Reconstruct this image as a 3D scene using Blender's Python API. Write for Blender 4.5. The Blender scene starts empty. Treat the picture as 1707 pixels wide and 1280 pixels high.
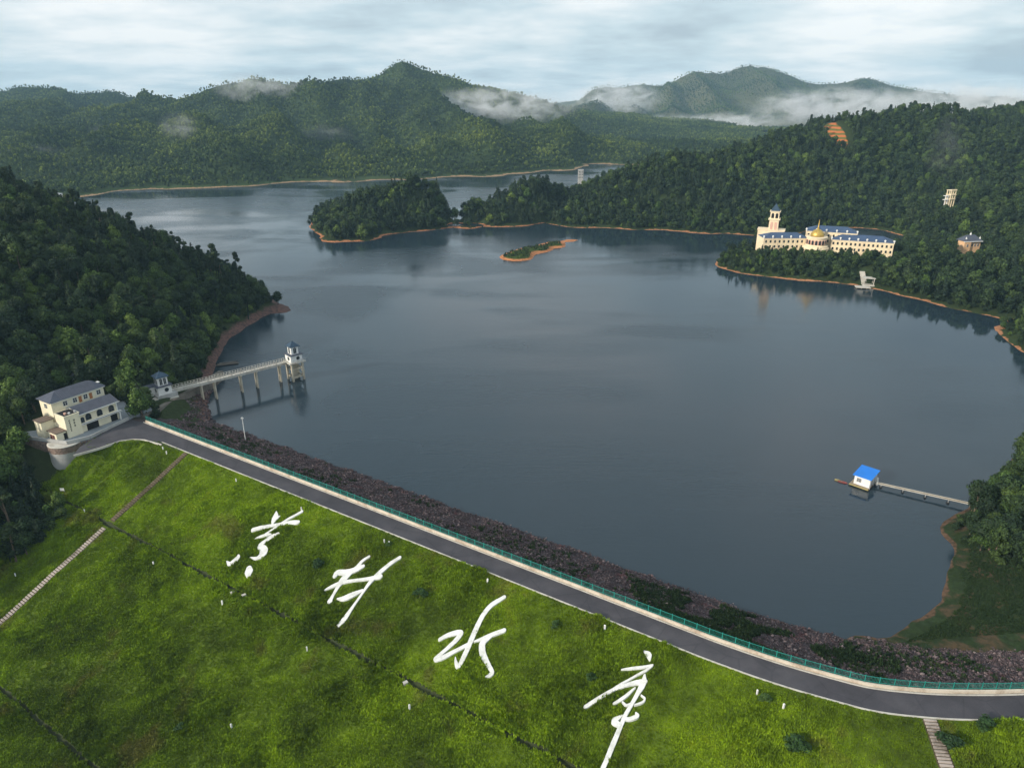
import bpy, bmesh, math, random
import numpy as np
from mathutils import Vector, Matrix, Euler
R = math.radians
rng = np.random.RandomState(7); random.seed(7)
SC = bpy.context.scene
COL = SC.collection

# ------------------------------------------------------------------ camera, sky, sun, exposure
TH = R(22.0); FPX = 1200.0; CAM_H = 88.0
cd = bpy.data.cameras.new('camera'); cam = bpy.data.objects.new('camera', cd); COL.objects.link(cam)
cam.location = (0, 0, CAM_H); cam.rotation_euler = (R(90) - TH, 0, 0)
cd.sensor_width = 36.0; cd.lens = 36.0 * FPX / 1707.0; cd.clip_start = 1.0; cd.clip_end = 20000.0
SC.camera = cam
SUN_EL, SUN_AZ = R(22), math.atan2(-0.86, -0.51)       # azimuth measured from +Y towards +X
sd = bpy.data.lights.new('sun', 'SUN'); sun = bpy.data.objects.new('sun', sd); COL.objects.link(sun)
sd.energy = 4.6; sd.angle = R(3); sd.color = (1.0, 0.90, 0.76)
sdir = Vector((math.sin(SUN_AZ) * math.cos(SUN_EL), math.cos(SUN_AZ) * math.cos(SUN_EL), math.sin(SUN_EL)))
sun.rotation_euler = sdir.to_track_quat('Z', 'Y').to_euler(); sun.location = sdir * 500

W = bpy.data.worlds.new('World'); SC.world = W; W.use_nodes = True
def build_world():
    nt = W.node_tree; N = nt.nodes; L = nt.links
    for n in list(N): N.remove(n)
    out = N.new('ShaderNodeOutputWorld'); bg = N.new('ShaderNodeBackground'); bg.inputs['Strength'].default_value = 0.1
    sky = N.new('ShaderNodeTexSky'); sky.sky_type = 'NISHITA'; sky.sun_disc = False
    sky.sun_elevation = SUN_EL; sky.sun_rotation = SUN_AZ; sky.air_density = 1.2; sky.dust_density = 1.5
    tc = N.new('ShaderNodeTexCoord'); sep = N.new('ShaderNodeSeparateXYZ'); L.new(tc.outputs['Generated'], sep.inputs[0])
    def M(op, a, b=None):
        n = N.new('ShaderNodeMath'); n.operation = op
        for i, v in enumerate((a, b)):
            if v is None: continue
            if isinstance(v, (int, float)): n.inputs[i].default_value = v
            else: L.new(v, n.inputs[i])
        return n.outputs[0]
    zz = M('ADD', M('MAXIMUM', sep.outputs['Z'], 0.0), 0.14)
    cx = M('DIVIDE', sep.outputs['X'], zz); cy = M('DIVIDE', sep.outputs['Y'], zz)
    cmb = N.new('ShaderNodeCombineXYZ'); L.new(cx, cmb.inputs[0]); L.new(cy, cmb.inputs[1])
    n1 = N.new('ShaderNodeTexNoise'); n1.inputs['Scale'].default_value = 0.7; n1.inputs['Detail'].default_value = 8; n1.inputs['Roughness'].default_value = 0.58; n1.inputs['Distortion'].default_value = 0.0
    L.new(cmb.outputs[0], n1.inputs['Vector'])
    n2 = N.new('ShaderNodeTexNoise'); n2.inputs['Scale'].default_value = 0.8; n2.inputs['Detail'].default_value = 4
    L.new(cmb.outputs[0], n2.inputs['Vector'])
    mixv = M('ADD', M('MULTIPLY', n1.outputs['Fac'], 0.6), M('MULTIPLY', n2.outputs['Fac'], 0.4))
    cr = N.new('ShaderNodeValToRGB'); L.new(mixv, cr.inputs[0]); e = cr.color_ramp.elements
    e[0].position = 0.39; e[0].color = (4.9, 6.0, 6.9, 1); e[1].position = 0.59; e[1].color = (10.6, 10.9, 11.1, 1)
    m = e.new(0.47); m.color = (6.7, 8.1, 8.9, 1)
    mx = N.new('ShaderNodeMix'); mx.data_type = 'RGBA'; mx.inputs['Factor'].default_value = 0.88
    L.new(sky.outputs[0], mx.inputs['A']); L.new(cr.outputs[0], mx.inputs['B'])
    L.new(mx.outputs['Result'], bg.inputs['Color']); L.new(bg.outputs[0], out.inputs[0])
build_world()
vs = SC.view_settings; vs.view_transform = 'Standard'; vs.look = 'None'; vs.exposure = 0.0; vs.gamma = 1.0; vs.use_curve_mapping = False
cy = SC.cycles
SC.render.engine = 'CYCLES'
cy.use_denoising = True; cy.max_bounces = 5; cy.diffuse_bounces = 2; cy.glossy_bounces = 2; cy.transmission_bounces = 2
cy.volume_bounces = 1; cy.transparent_max_bounces = 4; cy.volume_step_rate = 1.0; cy.volume_max_steps = 128
cy.caustics_reflective = False; cy.caustics_refractive = False; cy.use_adaptive_sampling = True; cy.adaptive_threshold = 0.02

# ------------------------------------------------------------------ survey helpers (photo pixel + known height/distance -> world)
_c, _s = math.cos(TH), math.sin(TH)
def ray(px, py):
    u = (px - 853.5) / FPX; v = (640 - py) / FPX
    return np.array([u, _c + v * _s, -_s + v * _c])
O3 = np.array([0, 0, CAM_H])
def atz(px, py, z=0.0):
    d = ray(px, py); return O3 + d * ((z - CAM_H) / d[2])
def aty(px, py, Y):
    d = ray(px, py); return O3 + d * (Y / d[1])
def proj(x, y, z):
    zz = z - CAM_H; w = y * _c - zz * _s; v = y * _s + zz * _c
    w = np.where(w > 1, w, 1)
    return 853.5 + FPX * x / w, 640 - FPX * v / w, w

# ------------------------------------------------------------------ object helpers
def tag(o, label=None, cat=None, group=None, kind=None):
    if label: o['label'] = label
    if cat: o['category'] = cat
    if group: o['group'] = group
    if kind: o['kind'] = kind
    return o
def link(o, parent=None):
    COL.objects.link(o)
    if parent is not None: o.parent = parent
    return o
def empty(name, loc, rz=0.0):
    o = bpy.data.objects.new(name, None); o.location = loc; o.rotation_euler = (0, 0, rz); o.empty_display_size = 0.5
    return link(o)
class MB:
    def __init__(self): self.v = []; self.f = []
    def add(self, vs, fs):
        b = len(self.v); self.v += [tuple(p) for p in vs]; self.f += [tuple(i + b for i in f) for f in fs]; return self
    def box(self, x0, x1, y0, y1, z0, z1):
        return self.add([(x0,y0,z0),(x1,y0,z0),(x1,y1,z0),(x0,y1,z0),(x0,y0,z1),(x1,y0,z1),(x1,y1,z1),(x0,y1,z1)],
                        [(0,3,2,1),(4,5,6,7),(0,1,5,4),(1,2,6,5),(2,3,7,6),(3,0,4,7)])
    def cyl(self, p0, p1, r0, r1=None, n=10, caps=True):
        r1 = r0 if r1 is None else r1
        a = Vector(p0); b = Vector(p1); ax = (b - a).normalized()
        q = ax.to_track_quat('Z', 'Y'); V = []
        for (c, r) in ((a, r0), (b, r1)):
            for i in range(n):
                t = 2 * math.pi * i / n
                V.append(tuple(c + q @ Vector((r * math.cos(t), r * math.sin(t), 0))))
        F = [(i, (i + 1) % n, n + (i + 1) % n, n + i) for i in range(n)]
        if caps: F += [tuple(range(n - 1, -1, -1)), tuple(range(n, 2 * n))]
        return self.add(V, F)
    def lathe(self, c, prof, n=16):
        V = []; F = []
        for (r, z) in prof:
            for i in range(n):
                t = 2 * math.pi * i / n; V.append((c[0] + r * math.cos(t), c[1] + r * math.sin(t), c[2] + z))
        for k in range(len(prof) - 1):
            for i in range(n):
                F.append((k*n+i, k*n+(i+1)%n, (k+1)*n+(i+1)%n, (k+1)*n+i))
        F.append(tuple((len(prof)-1)*n+i for i in range(n))); F.append(tuple(range(n-1,-1,-1)))
        return self.add(V, F)
    def hip(self, x0, x1, y0, y1, z, h, over=0.4, ridge=None, th=0.12):
        x0 -= over; x1 += over; y0 -= over; y1 += over
        ins = (min(x1 - x0, y1 - y0) / 2) if ridge is None else ridge
        if x1 - x0 >= y1 - y0: r0, r1 = (x0 + ins, (y0 + y1) / 2), (x1 - ins, (y0 + y1) / 2)
        else: r0, r1 = ((x0 + x1) / 2, y0 + ins), ((x0 + x1) / 2, y1 - ins)
        if abs(r0[0] - r1[0]) + abs(r0[1] - r1[1]) < 0.02: r1 = (r0[0] + 0.01, r0[1] + 0.01)
        V = [(x0,y0,z),(x1,y0,z),(x1,y1,z),(x0,y1,z),(x0,y0,z+th),(x1,y0,z+th),(x1,y1,z+th),(x0,y1,z+th),(*r0,z+th+h),(*r1,z+th+h)]
        F = [(0,3,2,1),(0,1,5,4),(1,2,6,5),(2,3,7,6),(3,0,4,7)]
        if x1 - x0 >= y1 - y0: F += [(4,5,9,8),(5,6,9),(6,7,8,9),(7,4,8)]
        else: F += [(4,5,8),(5,6,9,8),(6,7,9),(7,4,8,9)]
        return self.add(V, F)
    def mesh(self, name, mat, smooth=False):
        m = bpy.data.meshes.new(name); m.from_pydata(self.v, [], self.f)
        if mat: m.materials.append(mat)
        if smooth: m.shade_smooth()
        m.update(); return m
    def build(self, name, mat, parent=None, smooth=False):
        return link(bpy.data.objects.new(name, self.mesh(name, mat, smooth)), parent)
def inst(name, mesh, parent=None, loc=(0,0,0), rot=(0,0,0), scl=(1,1,1)):
    o = bpy.data.objects.new(name, mesh); o.location = loc; o.rotation_euler = rot; o.scale = scl
    return link(o, parent)

# ------------------------------------------------------------------ materials
class NT:
    def __init__(self, name):
        self.m = bpy.data.materials.new(name); self.m.use_nodes = True; self.nt = self.m.node_tree
        self.N = self.nt.nodes; self.L = self.nt.links
        self.b = self.N['Principled BSDF']; self.out = self.N['Material Output']
    def n(self, t, **kw):
        x = self.N.new(t)
        for k, v in kw.items(): setattr(x, k, v)
        return x
    def link(self, a, b): self.L.new(a, b)
    def noise(self, scale, detail=4, rough=0.55, vec=None, dist=0.0):
        x = self.n('ShaderNodeTexNoise'); x.inputs['Scale'].default_value = scale; x.inputs['Detail'].default_value = detail
        x.inputs['Roughness'].default_value = rough; x.inputs['Distortion'].default_value = dist
        self.link(vec if vec is not None else self.pos(), x.inputs['Vector']); return x.outputs['Fac']
    def pos(self):
        if not hasattr(self, '_p'): self._p = self.n('ShaderNodeNewGeometry').outputs['Position']
        return self._p
    def objc(self):
        return self.n('ShaderNodeTexCoord').outputs['Object']
    def ramp(self, fac, stops):
        x = self.n('ShaderNodeValToRGB'); self.link(fac, x.inputs[0]); e = x.color_ramp.elements
        e[0].position, e[0].color = stops[0][0], (*stops[0][1], 1); e[1].position, e[1].color = stops[-1][0], (*stops[-1][1], 1)
        for p, c in stops[1:-1]: q = e.new(p); q.color = (*c, 1)
        return x.outputs[0]
    def math(self, op, a, b=0.0, clamp=False):
        x = self.n('ShaderNodeMath', operation=op, use_clamp=clamp)
        for i, v in enumerate((a, b)):
            if isinstance(v, (int, float)): x.inputs[i].default_value = v
            else: self.link(v, x.inputs[i])
        return x.outputs[0]
    def mix(self, fac, a, b, mode='MIX'):
        x = self.n('ShaderNodeMix', data_type='RGBA', blend_type=mode)
        for k, v in (('Factor', fac), ('A', a), ('B', b)):
            i = x.inputs[k]
            if isinstance(v, (int, float)): i.default_value = v
            elif isinstance(v, tuple): i.default_value = (*v, 1)
            else: self.link(v, i)
        return x.outputs['Result']
    def sep(self, v):
        x = self.n('ShaderNodeSeparateXYZ'); self.link(v, x.inputs[0]); return x.outputs
    def mapr(self, v, a, b, c=0.0, d=1.0):
        x = self.n('ShaderNodeMapRange', interpolation_type='SMOOTHSTEP'); self.link(v, x.inputs[0])
        for i, q in enumerate((a, b, c, d)): x.inputs[i + 1].default_value = q
        return x.outputs[0]
    def bump(self, h, strength=0.4, dist=0.1):
        x = self.n('ShaderNodeBump'); x.inputs['Strength'].default_value = strength; x.inputs['Distance'].default_value = dist
        self.link(h, x.inputs['Height']); self.link(x.outputs[0], self.b.inputs['Normal'])
    def base(self, c):
        i = self.b.inputs['Base Color']
        if isinstance(c, tuple): i.default_value = (*c, 1)
        else: self.link(c, i)
        return self
    def rough(self, v, spec=0.3):
        self.b.inputs['Roughness'].default_value = v; self.b.inputs['Specular IOR Level'].default_value = spec; return self
def weathered(name, col, dark, scale=0.8, rough=0.75, amt=0.5, bump=0.0, metal=0.0, spec=0.3):
    m = NT(name); o = m.pos()
    a = m.noise(scale, 6, 0.65, o); b = m.noise(scale * 7, 3, 0.6, o)
    f = m.math('ADD', m.math('MULTIPLY', a, 0.75), m.math('MULTIPLY', b, 0.25))
    m.base(m.mix(m.mapr(f, 0.42, 0.68, 0.0, amt), col, dark)).rough(rough, spec); m.b.inputs['Metallic'].default_value = metal
    if bump: m.bump(b, bump, 0.03)
    return m.m
MAT = {}
MAT['cream'] = weathered('cream_paint', (0.76, 0.70, 0.52), (0.52, 0.48, 0.37), 0.5)
MAT['white'] = weathered('white_paint', (0.78, 0.78, 0.76), (0.50, 0.50, 0.47), 0.7)
MAT['letter'] = weathered('white_letter_paint', (0.66, 0.67, 0.66), (0.40, 0.41, 0.37), 0.7, 0.85, 0.75, 0.4)
MAT['concrete'] = weathered('grey_concrete', (0.40, 0.40, 0.39), (0.22, 0.22, 0.22), 0.5, 0.85, 0.6, 0.3)
MAT['pier'] = weathered('stained_concrete', (0.50, 0.45, 0.35), (0.26, 0.23, 0.19), 0.5, 0.85, 0.7, 0.3)
MAT['pale_concrete'] = weathered('pale_concrete', (0.52, 0.50, 0.45), (0.30, 0.26, 0.21), 0.6, 0.85, 0.7, 0.3)
MAT['step'] = weathered('step_concrete', (0.44, 0.38, 0.34), (0.09, 0.07, 0.05), 0.3, 0.9, 0.95, 0.3)
MAT['oldstep'] = weathered('overgrown_step', (0.075, 0.058, 0.036), (0.040, 0.045, 0.016), 0.35, 0.95, 0.9, 0.4)
MAT['upstep'] = weathered('stained_step', (0.16, 0.12, 0.085), (0.05, 0.045, 0.02), 0.25, 0.95, 0.95, 0.4)
MAT['rampc'] = weathered('old_ramp_concrete', (0.17, 0.15, 0.125), (0.07, 0.06, 0.05), 0.4, 0.9, 0.85, 0.4)
MAT['parapet'] = weathered('parapet_paint', (0.62, 0.55, 0.45), (0.32, 0.23, 0.16), 0.4, 0.85, 0.85, 0.2)
MAT['slate'] = weathered('slate_roof', (0.075, 0.085, 0.115), (0.04, 0.045, 0.06), 0.8, 0.6, 0.6, 0.3)
MAT['skyroof'] = weathered('pale_sheet_roof', (0.20, 0.25, 0.33), (0.12, 0.16, 0.22), 0.7, 0.5, 0.6)
MAT['brownroof'] = weathered('brown_flat_roof', (0.16, 0.12, 0.095), (0.08, 0.06, 0.05), 0.8, 0.85, 0.7, 0.3)
MAT['blueroof'] = weathered('blue_tile_roof', (0.032, 0.062, 0.10), (0.02, 0.038, 0.06), 0.9, 0.45, 0.6)
MAT['hotelroof'] = weathered('hotel_blue_roof', (0.05, 0.085, 0.16), (0.035, 0.055, 0.10), 0.15, 0.5, 0.7)
MAT['brightblue'] = weathered('bright_blue_sheet', (0.02, 0.22, 0.72), (0.02, 0.15, 0.5), 0.5, 0.45, 0.5)
MAT['glass'] = weathered('dark_glass', (0.02, 0.03, 0.035), (0.01, 0.015, 0.02), 1.0, 0.12, 0.5, 0, 0, 0.5)
MAT['void'] = weathered('dark_interior', (0.012, 0.012, 0.014), (0.02, 0.02, 0.02), 1.0, 0.9, 0.5)
MAT['door'] = weathered('orange_wood_door', (0.38, 0.15, 0.05), (0.2, 0.08, 0.03), 1.0, 0.6)
MAT['greenfence'] = weathered('green_fence_paint', (0.02, 0.24, 0.20), (0.015, 0.14, 0.12), 0.8, 0.5, 0.6)
MAT['stone'] = weathered('wall_stone', (0.24, 0.18, 0.15), (0.09, 0.07, 0.06), 1.4, 0.9, 0.8, 0.5)
MAT['wood'] = weathered('weathered_wood', (0.30, 0.24, 0.17), (0.12, 0.09, 0.06), 1.2, 0.85, 0.7)
MAT['red'] = weathered('faded_red', (0.28, 0.07, 0.06), (0.15, 0.05, 0.04), 1.2, 0.6)
MAT['yellow'] = weathered('faded_yellow', (0.36, 0.30, 0.12), (0.22, 0.17, 0.08), 1.2, 0.6)
MAT['hotel'] = weathered('hotel_cream', (0.82, 0.69, 0.48), (0.62, 0.48, 0.33), 0.12, 0.8, 0.6)
MAT['hotelpink'] = weathered('hotel_pink', (0.66, 0.40, 0.31), (0.5, 0.3, 0.23), 0.2, 0.8, 0.6)
MAT['ochre'] = weathered('ochre_wall', (0.66, 0.42, 0.24), (0.48, 0.30, 0.17), 0.2, 0.85, 0.6)
MAT['gold'] = weathered('gold_leaf', (0.55, 0.38, 0.10), (0.32, 0.21, 0.06), 0.5, 0.45, 0.6, 0, 0.6)
MAT['steel'] = weathered('galvanised_steel', (0.45, 0.46, 0.47), (0.28, 0.28, 0.28), 1.0, 0.5, 0.5, 0, 0.3)
MAT['ink'] = weathered('dark_ink', (0.02, 0.02, 0.02), (0.05, 0.05, 0.05), 2.0, 0.7)
MAT['terrace'] = weathered('terrace_paving', (0.26, 0.29, 0.32), (0.16, 0.17, 0.18), 0.5, 0.8, 0.7, 0.2)

def mat_asphalt():
    m = NT('asphalt'); a = m.noise(0.25, 6, 0.6); b = m.noise(6, 3, 0.6)
    f = m.math('ADD', m.math('MULTIPLY', a, 0.7), m.math('MULTIPLY', b, 0.3))
    vo = m.n('ShaderNodeTexVoronoi', feature='DISTANCE_TO_EDGE'); vo.inputs['Scale'].default_value = .16; m.link(m.pos(), vo.inputs['Vector'])
    pa = m.n('ShaderNodeTexVoronoi'); pa.inputs['Scale'].default_value = .09; m.link(m.pos(), pa.inputs['Vector'])
    f = m.math('ADD', m.math('SUBTRACT', f, m.mapr(vo.outputs['Distance'], 0.0, 0.03, 0.10, 0.0)), m.math('MULTIPLY', m.math('SUBTRACT', m.sep(pa.outputs['Color'])[0], 0.5), 0.12))
    m.base(m.ramp(f, [(0.3, (0.040, 0.038, 0.045)), (0.5, (0.058, 0.055, 0.064)), (0.72, (0.085, 0.08, 0.088))])).rough(0.8, 0.3); m.bump(b, 0.3, 0.02)
    return m.m
MAT['asphalt'] = mat_asphalt()

def green_field(m):
    """shared meadow colour field (world-space patches)"""
    a = m.noise(0.045, 5, 0.6, None, 0.6); b = m.noise(0.35, 4, 0.6); c = m.noise(0.02, 3, 0.5)
    f = m.math('ADD', m.math('ADD', m.math('MULTIPLY', a, 0.5), m.math('MULTIPLY', b, 0.3)), m.math('MULTIPLY', c, 0.2))
    col = m.ramp(f, [(0.36, (0.036, 0.056, 0.008)), (0.44, (0.066, 0.104, 0.009)), (0.51, (0.105, 0.165, 0.010)), (0.58, (0.165, 0.250, 0.010)), (0.68, (0.22, 0.25, 0.02))])
    d = m.mapr(m.noise(0.11, 4, 0.6), 0.56, 0.70, 0.0, 0.6)
    return m.mix(d, col, (0.11, 0.095, 0.028))
def mat_dam():
    m = NT('dam_soil_grass'); m.base(m.mix(0.35, green_field(m), (0.03, 0.04, 0.012))).rough(0.95, 0.1)
    m.bump(m.noise(2.2, 4, 0.7), 0.8, 0.25); return m.m
MAT['damgrass'] = mat_dam()
def mat_tuft():
    m = NT('grass_blade'); at = m.n('ShaderNodeAttribute', attribute_name='tone'); oi = m.n('ShaderNodeObjectInfo')
    col = green_field(m)
    t = m.math('ADD', m.math('MULTIPLY', at.outputs['Fac'], 0.7), m.math('MULTIPLY', oi.outputs['Random'], 0.7))
    v = m.math('ADD', m.math('MULTIPLY', t, 0.45), 1.05)
    cc = m.n('ShaderNodeVectorMath', operation='SCALE'); m.link(col, cc.inputs[0]); m.link(v, cc.inputs['Scale'])
    m.base(cc.outputs[0]).rough(0.9, 0.0); return m.m
MAT['tuft'] = mat_tuft()
def mat_riprap(name, base):
    m = NT(name); o = m.n('ShaderNodeObjectInfo').outputs['Random']; w = m.noise(0.25, 4, 0.6)
    col = m.ramp(o, [(0.0, (0.040, 0.030, 0.031)), (0.5, (0.078, 0.057, 0.061)), (0.85, (0.125, 0.092, 0.096)), (1.0, (0.20, 0.16, 0.155))])
    m.base(m.mix(m.mapr(w, 0.55, 0.72, 0.0, 0.55), col, (0.12, 0.040, 0.042))).rough(0.9, 0.2); m.bump(m.noise(9, 3), 0.4, 0.05)
    return m.m
MAT['riprap'] = mat_riprap('riprap_stone', None)
def mat_bank():
    m = NT('rocky_bank'); f = m.noise(1.6, 5, 0.7); w = m.noise(0.16, 4, 0.6)
    col = m.ramp(f, [(0.3, (0.02, 0.016, 0.017)), (0.5, (0.060, 0.047, 0.048)), (0.72, (0.12, 0.092, 0.095))])
    m.base(m.mix(m.mapr(w, 0.55, 0.7, 0.0, 0.6), col, (0.035, 0.045, 0.016))).rough(0.95, 0.15); m.bump(f, 0.8, 0.3); return m.m
MAT['bank'] = mat_bank()
MAT['ditch'] = weathered('ditch_earth', (0.034, 0.046, 0.017), (0.020, 0.022, 0.010), 0.8, 0.95, 0.8, 0.3)
def mat_hill(name, soil, under, band=1.6, clearing=None, bw=1.2, soil2=None, lakeside=None, bare=0.0):
    """undergrowth on the hill, bare soil along the drawn-down shore"""
    m = NT(name); z = m.sep(m.pos())[2]
    n1 = m.noise(0.18, 5, 0.65); n2 = m.noise(0.9, 4, 0.6); n3 = m.noise(0.02, 3, 0.5)
    n4 = m.noise(0.045, 3, 0.6)
    zz = m.math('ADD', m.math('ADD', z, m.math('MULTIPLY', m.math('SUBTRACT', n1, 0.5), 2.2 * bw)), m.math('MULTIPLY', m.math('SUBTRACT', n4, 0.5), 3.0 * bw))
    g = m.ramp(m.math('ADD', m.math('MULTIPLY', n2, 0.5), m.math('MULTIPLY', n3, 0.5)), [(0.3, tuple(0.6 * c for c in under)), (0.5, under), (0.7, tuple(1.7 * c for c in under))])
    s = m.mix(m.mapr(n2, 0.4, 0.65), soil, soil2 or tuple(0.55 * c for c in soil))
    if lakeside is not None: zz = m.math('ADD', zz, m.mapr(m.sep(m.pos())[1], lakeside - 6, lakeside, 40.0, 0.0))
    col = m.mix(m.mapr(zz, band * 0.7, band * 1.3), s, g)
    if bare: col = m.mix(m.math('MULTIPLY', m.mapr(m.noise(0.12, 4, 0.65, None, 1.0), 0.50, 0.62), bare), col, s)
    if clearing:
        q0 = m.n('ShaderNodeVectorMath', operation='SUBTRACT'); m.link(m.pos(), q0.inputs[0]); q0.inputs[1].default_value = clearing[0]; q1 = m.n('ShaderNodeVectorMath', operation='MULTIPLY'); m.link(q0.outputs[0], q1.inputs[0]); q1.inputs[1].default_value = (3.2, .75, .6); p = m.n('ShaderNodeVectorMath', operation='LENGTH'); m.link(q1.outputs[0], p.inputs[0])
        d = m.math('ADD', p.outputs['Value'], m.math('MULTIPLY', m.math('SUBTRACT', n1, 0.5), 12.0))
        st = m.math('FRACT', m.math('MULTIPLY', m.math('ADD', z, m.math('MULTIPLY', n1, 1.5)), 0.33))
        earth = m.mix(m.mapr(st, 0.35, 0.6), (0.44, 0.14, 0.05), (0.13, 0.12, 0.035))
        col = m.mix(m.mapr(d, clearing[1] * 0.8, clearing[1], 1.0, 0.0), col, earth)
    m.base(col).rough(0.95, 0.1); m.bump(n2, 0.7, 0.5); return m.m
def mat_leaf(name, lo, mid, hi, big=0.012, ra=.48, wa=.5, st=(.24, .55, .88)):
    m = NT(name); at = m.n('ShaderNodeAttribute', attribute_name='tone'); oi = m.n('ShaderNodeObjectInfo')
    w = m.noise(big, 4, 0.6)
    f = m.math('ADD', m.math('ADD', m.math('MULTIPLY', oi.outputs['Random'], ra), m.math('MULTIPLY', w, wa)), m.math('MULTIPLY', at.outputs['Fac'], 0.22))
    col = m.ramp(f, [(st[0], lo), (st[1], mid), (st[2], hi)])
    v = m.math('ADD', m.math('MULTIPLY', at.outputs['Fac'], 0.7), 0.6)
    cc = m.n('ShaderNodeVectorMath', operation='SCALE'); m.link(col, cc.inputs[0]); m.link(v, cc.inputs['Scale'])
    m.base(cc.outputs[0]).rough(0.7, 0.2); return m.m
MAT['leaf'] = mat_leaf('broadleaf_foliage', (0.011, 0.024, 0.012), (0.023, 0.045, 0.016), (0.066, 0.105, 0.024))
MAT['needle'] = mat_leaf('pine_foliage', (0.010, 0.021, 0.013), (0.019, 0.036, 0.018), (0.040, 0.062, 0.025))
MAT['farneedle'] = mat_leaf('distant_pine', (0.016, 0.032, 0.018), (0.034, 0.060, 0.024), (0.10, 0.14, 0.032), 0.0065, .20, .85, (.46, .62, .80))  # broad yellow-green patches put sunlight on the slopes into the needle colour
MAT['bright'] = mat_leaf('fresh_foliage', (0.030, 0.062, 0.016), (0.060, 0.110, 0.022), (0.13, 0.19, 0.035))
MAT['farleaf'] = mat_leaf('distant_foliage', (0.022, 0.044, 0.016), (0.050, 0.088, 0.022), (0.17, 0.22, 0.035), 0.0065, .20, .85, (.46, .62, .80))  # large-scale noise paints sunlit and duller patches into the far leaf colour
MAT['shrub'] = mat_leaf('shrub_foliage', (0.016, 0.038, 0.012), (0.026, 0.060, 0.016), (0.055, 0.10, 0.022))
MAT['bark'] = weathered('bark', (0.16, 0.12, 0.09), (0.06, 0.045, 0.035), 2.0, 0.95, 0.8)

def mat_water():
    m = NT('lake_water'); p = m.pos()
    mp = m.n('ShaderNodeMapping'); mp.inputs['Rotation'].default_value = (0, 0, R(8)); mp.inputs['Scale'].default_value = (0.3, 1.0, 1.0); m.link(p, mp.inputs['Vector'])
    w1 = m.noise(1.1, 4, 0.6, mp.outputs[0], 0.4); w2 = m.noise(0.16, 3, 0.5, mp.outputs[0])
    big = m.noise(0.010, 3, 0.5, None, 0.8); big2 = m.noise(0.025, 3, 0.5, mp.outputs[0], 0.8)
    calm = m.mapr(m.math('ADD', m.math('MULTIPLY', big, 0.6), m.math('MULTIPLY', big2, 0.4)), 0.42, 0.58, 0.25, 1.0)
    for (cx_, cy_, r0, r1) in ((175, 325, 55, 105), (215, 265, 45, 90), (140, 480, 30, 60), (60, 500, 30, 70)):
        dd = m.n('ShaderNodeVectorMath', operation='DISTANCE'); m.link(p, dd.inputs[0]); dd.inputs[1].default_value = (cx_, cy_, 0)
        calm = m.math('MULTIPLY', calm, m.mapr(m.math('ADD', dd.outputs['Value'], m.math('MULTIPLY', big2, 40.0)), r0 + 20, r1 + 20, 0.34, 1.0))
    h = m.math('MULTIPLY', m.math('ADD', m.math('MULTIPLY', w1, 0.6), m.math('MULTIPLY', w2, 0.6)), calm)
    m.base((0.016, 0.030, 0.042)); m.b.inputs['IOR'].default_value = 1.333; m.b.inputs['Specular IOR Level'].default_value = 0.68
    m.link(m.math('ADD', m.math('MULTIPLY', calm, 0.26), 0.02), m.b.inputs['Roughness'])
    m.bump(h, 0.34, 0.30); return m.m
MAT['water'] = mat_water()

# ------------------------------------------------------------------ noise + terrain
_perm = rng.permutation(512)
def _hash(ix, iy, k): return _perm[(_perm[(_perm[(ix + k * 37) & 511] + iy) & 511]) & 511] / 511.0
def vnoise(x, y, k=0):
    ix = np.floor(x).astype(int); iy = np.floor(y).astype(int); fx = x - ix; fy = y - iy
    fx = fx * fx * fx * (fx * (fx * 6 - 15) + 10); fy = fy * fy * fy * (fy * (fy * 6 - 15) + 10)
    a = _hash(ix, iy, k); b = _hash(ix + 1, iy, k); c = _hash(ix, iy + 1, k); d = _hash(ix + 1, iy + 1, k)
    return (a + (b - a) * fx) * (1 - fy) + (c + (d - c) * fx) * fy
def fbm(x, y, s, o=4, k=0, ridged=False):
    t = 0.0; a = 1.0; n = 0.0; x = x / s; y = y / s
    for i in range(o):
        v = vnoise(x + 13.7 * i, y - 7.1 * i, k + i)
        t = t + a * ((1 - np.abs(2 * v - 1)) if ridged else v); n += a; a *= 0.5; x = x * 2.03; y = y * 2.03
    return t / n
def tps(ctrl):
    C = np.array(ctrl, float); sc = np.ptp(C[:, :2], axis=0).max(); o = C[:, :2].mean(0); P = (C[:, :2] - o) / sc; n = len(P)
    def U(r2): return np.where(r2 > 1e-12, 0.5 * r2 * np.log(np.maximum(r2, 1e-12)), 0)
    r2 = ((P[:, None] - P[None]) ** 2).sum(-1); A = np.zeros((n + 3, n + 3)); A[:n, :n] = U(r2) + 4e-6 * np.eye(n)
    A[:n, n] = 1; A[:n, n + 1:] = P; A[n:, :n] = A[:n, n:].T; b = np.zeros(n + 3); b[:n] = C[:, 2]
    w = np.linalg.solve(A, b)
    def f(x, y):
        q = (np.stack([np.ravel(x), np.ravel(y)], 1) - o) / sc; out = np.zeros(len(q))
        for i in range(0, len(q), 20000):
            k = q[i:i + 20000]; out[i:i + 20000] = U(((k[:, None] - P[None]) ** 2).sum(-1)) @ w[:n] + w[n] + k @ w[n + 1:]
        return out.reshape(np.shape(x))
    return f
def smooth(a, b, x): t = np.clip((x - a) / (b - a), 0, 1); return t * t * (3 - 2 * t)
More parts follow.
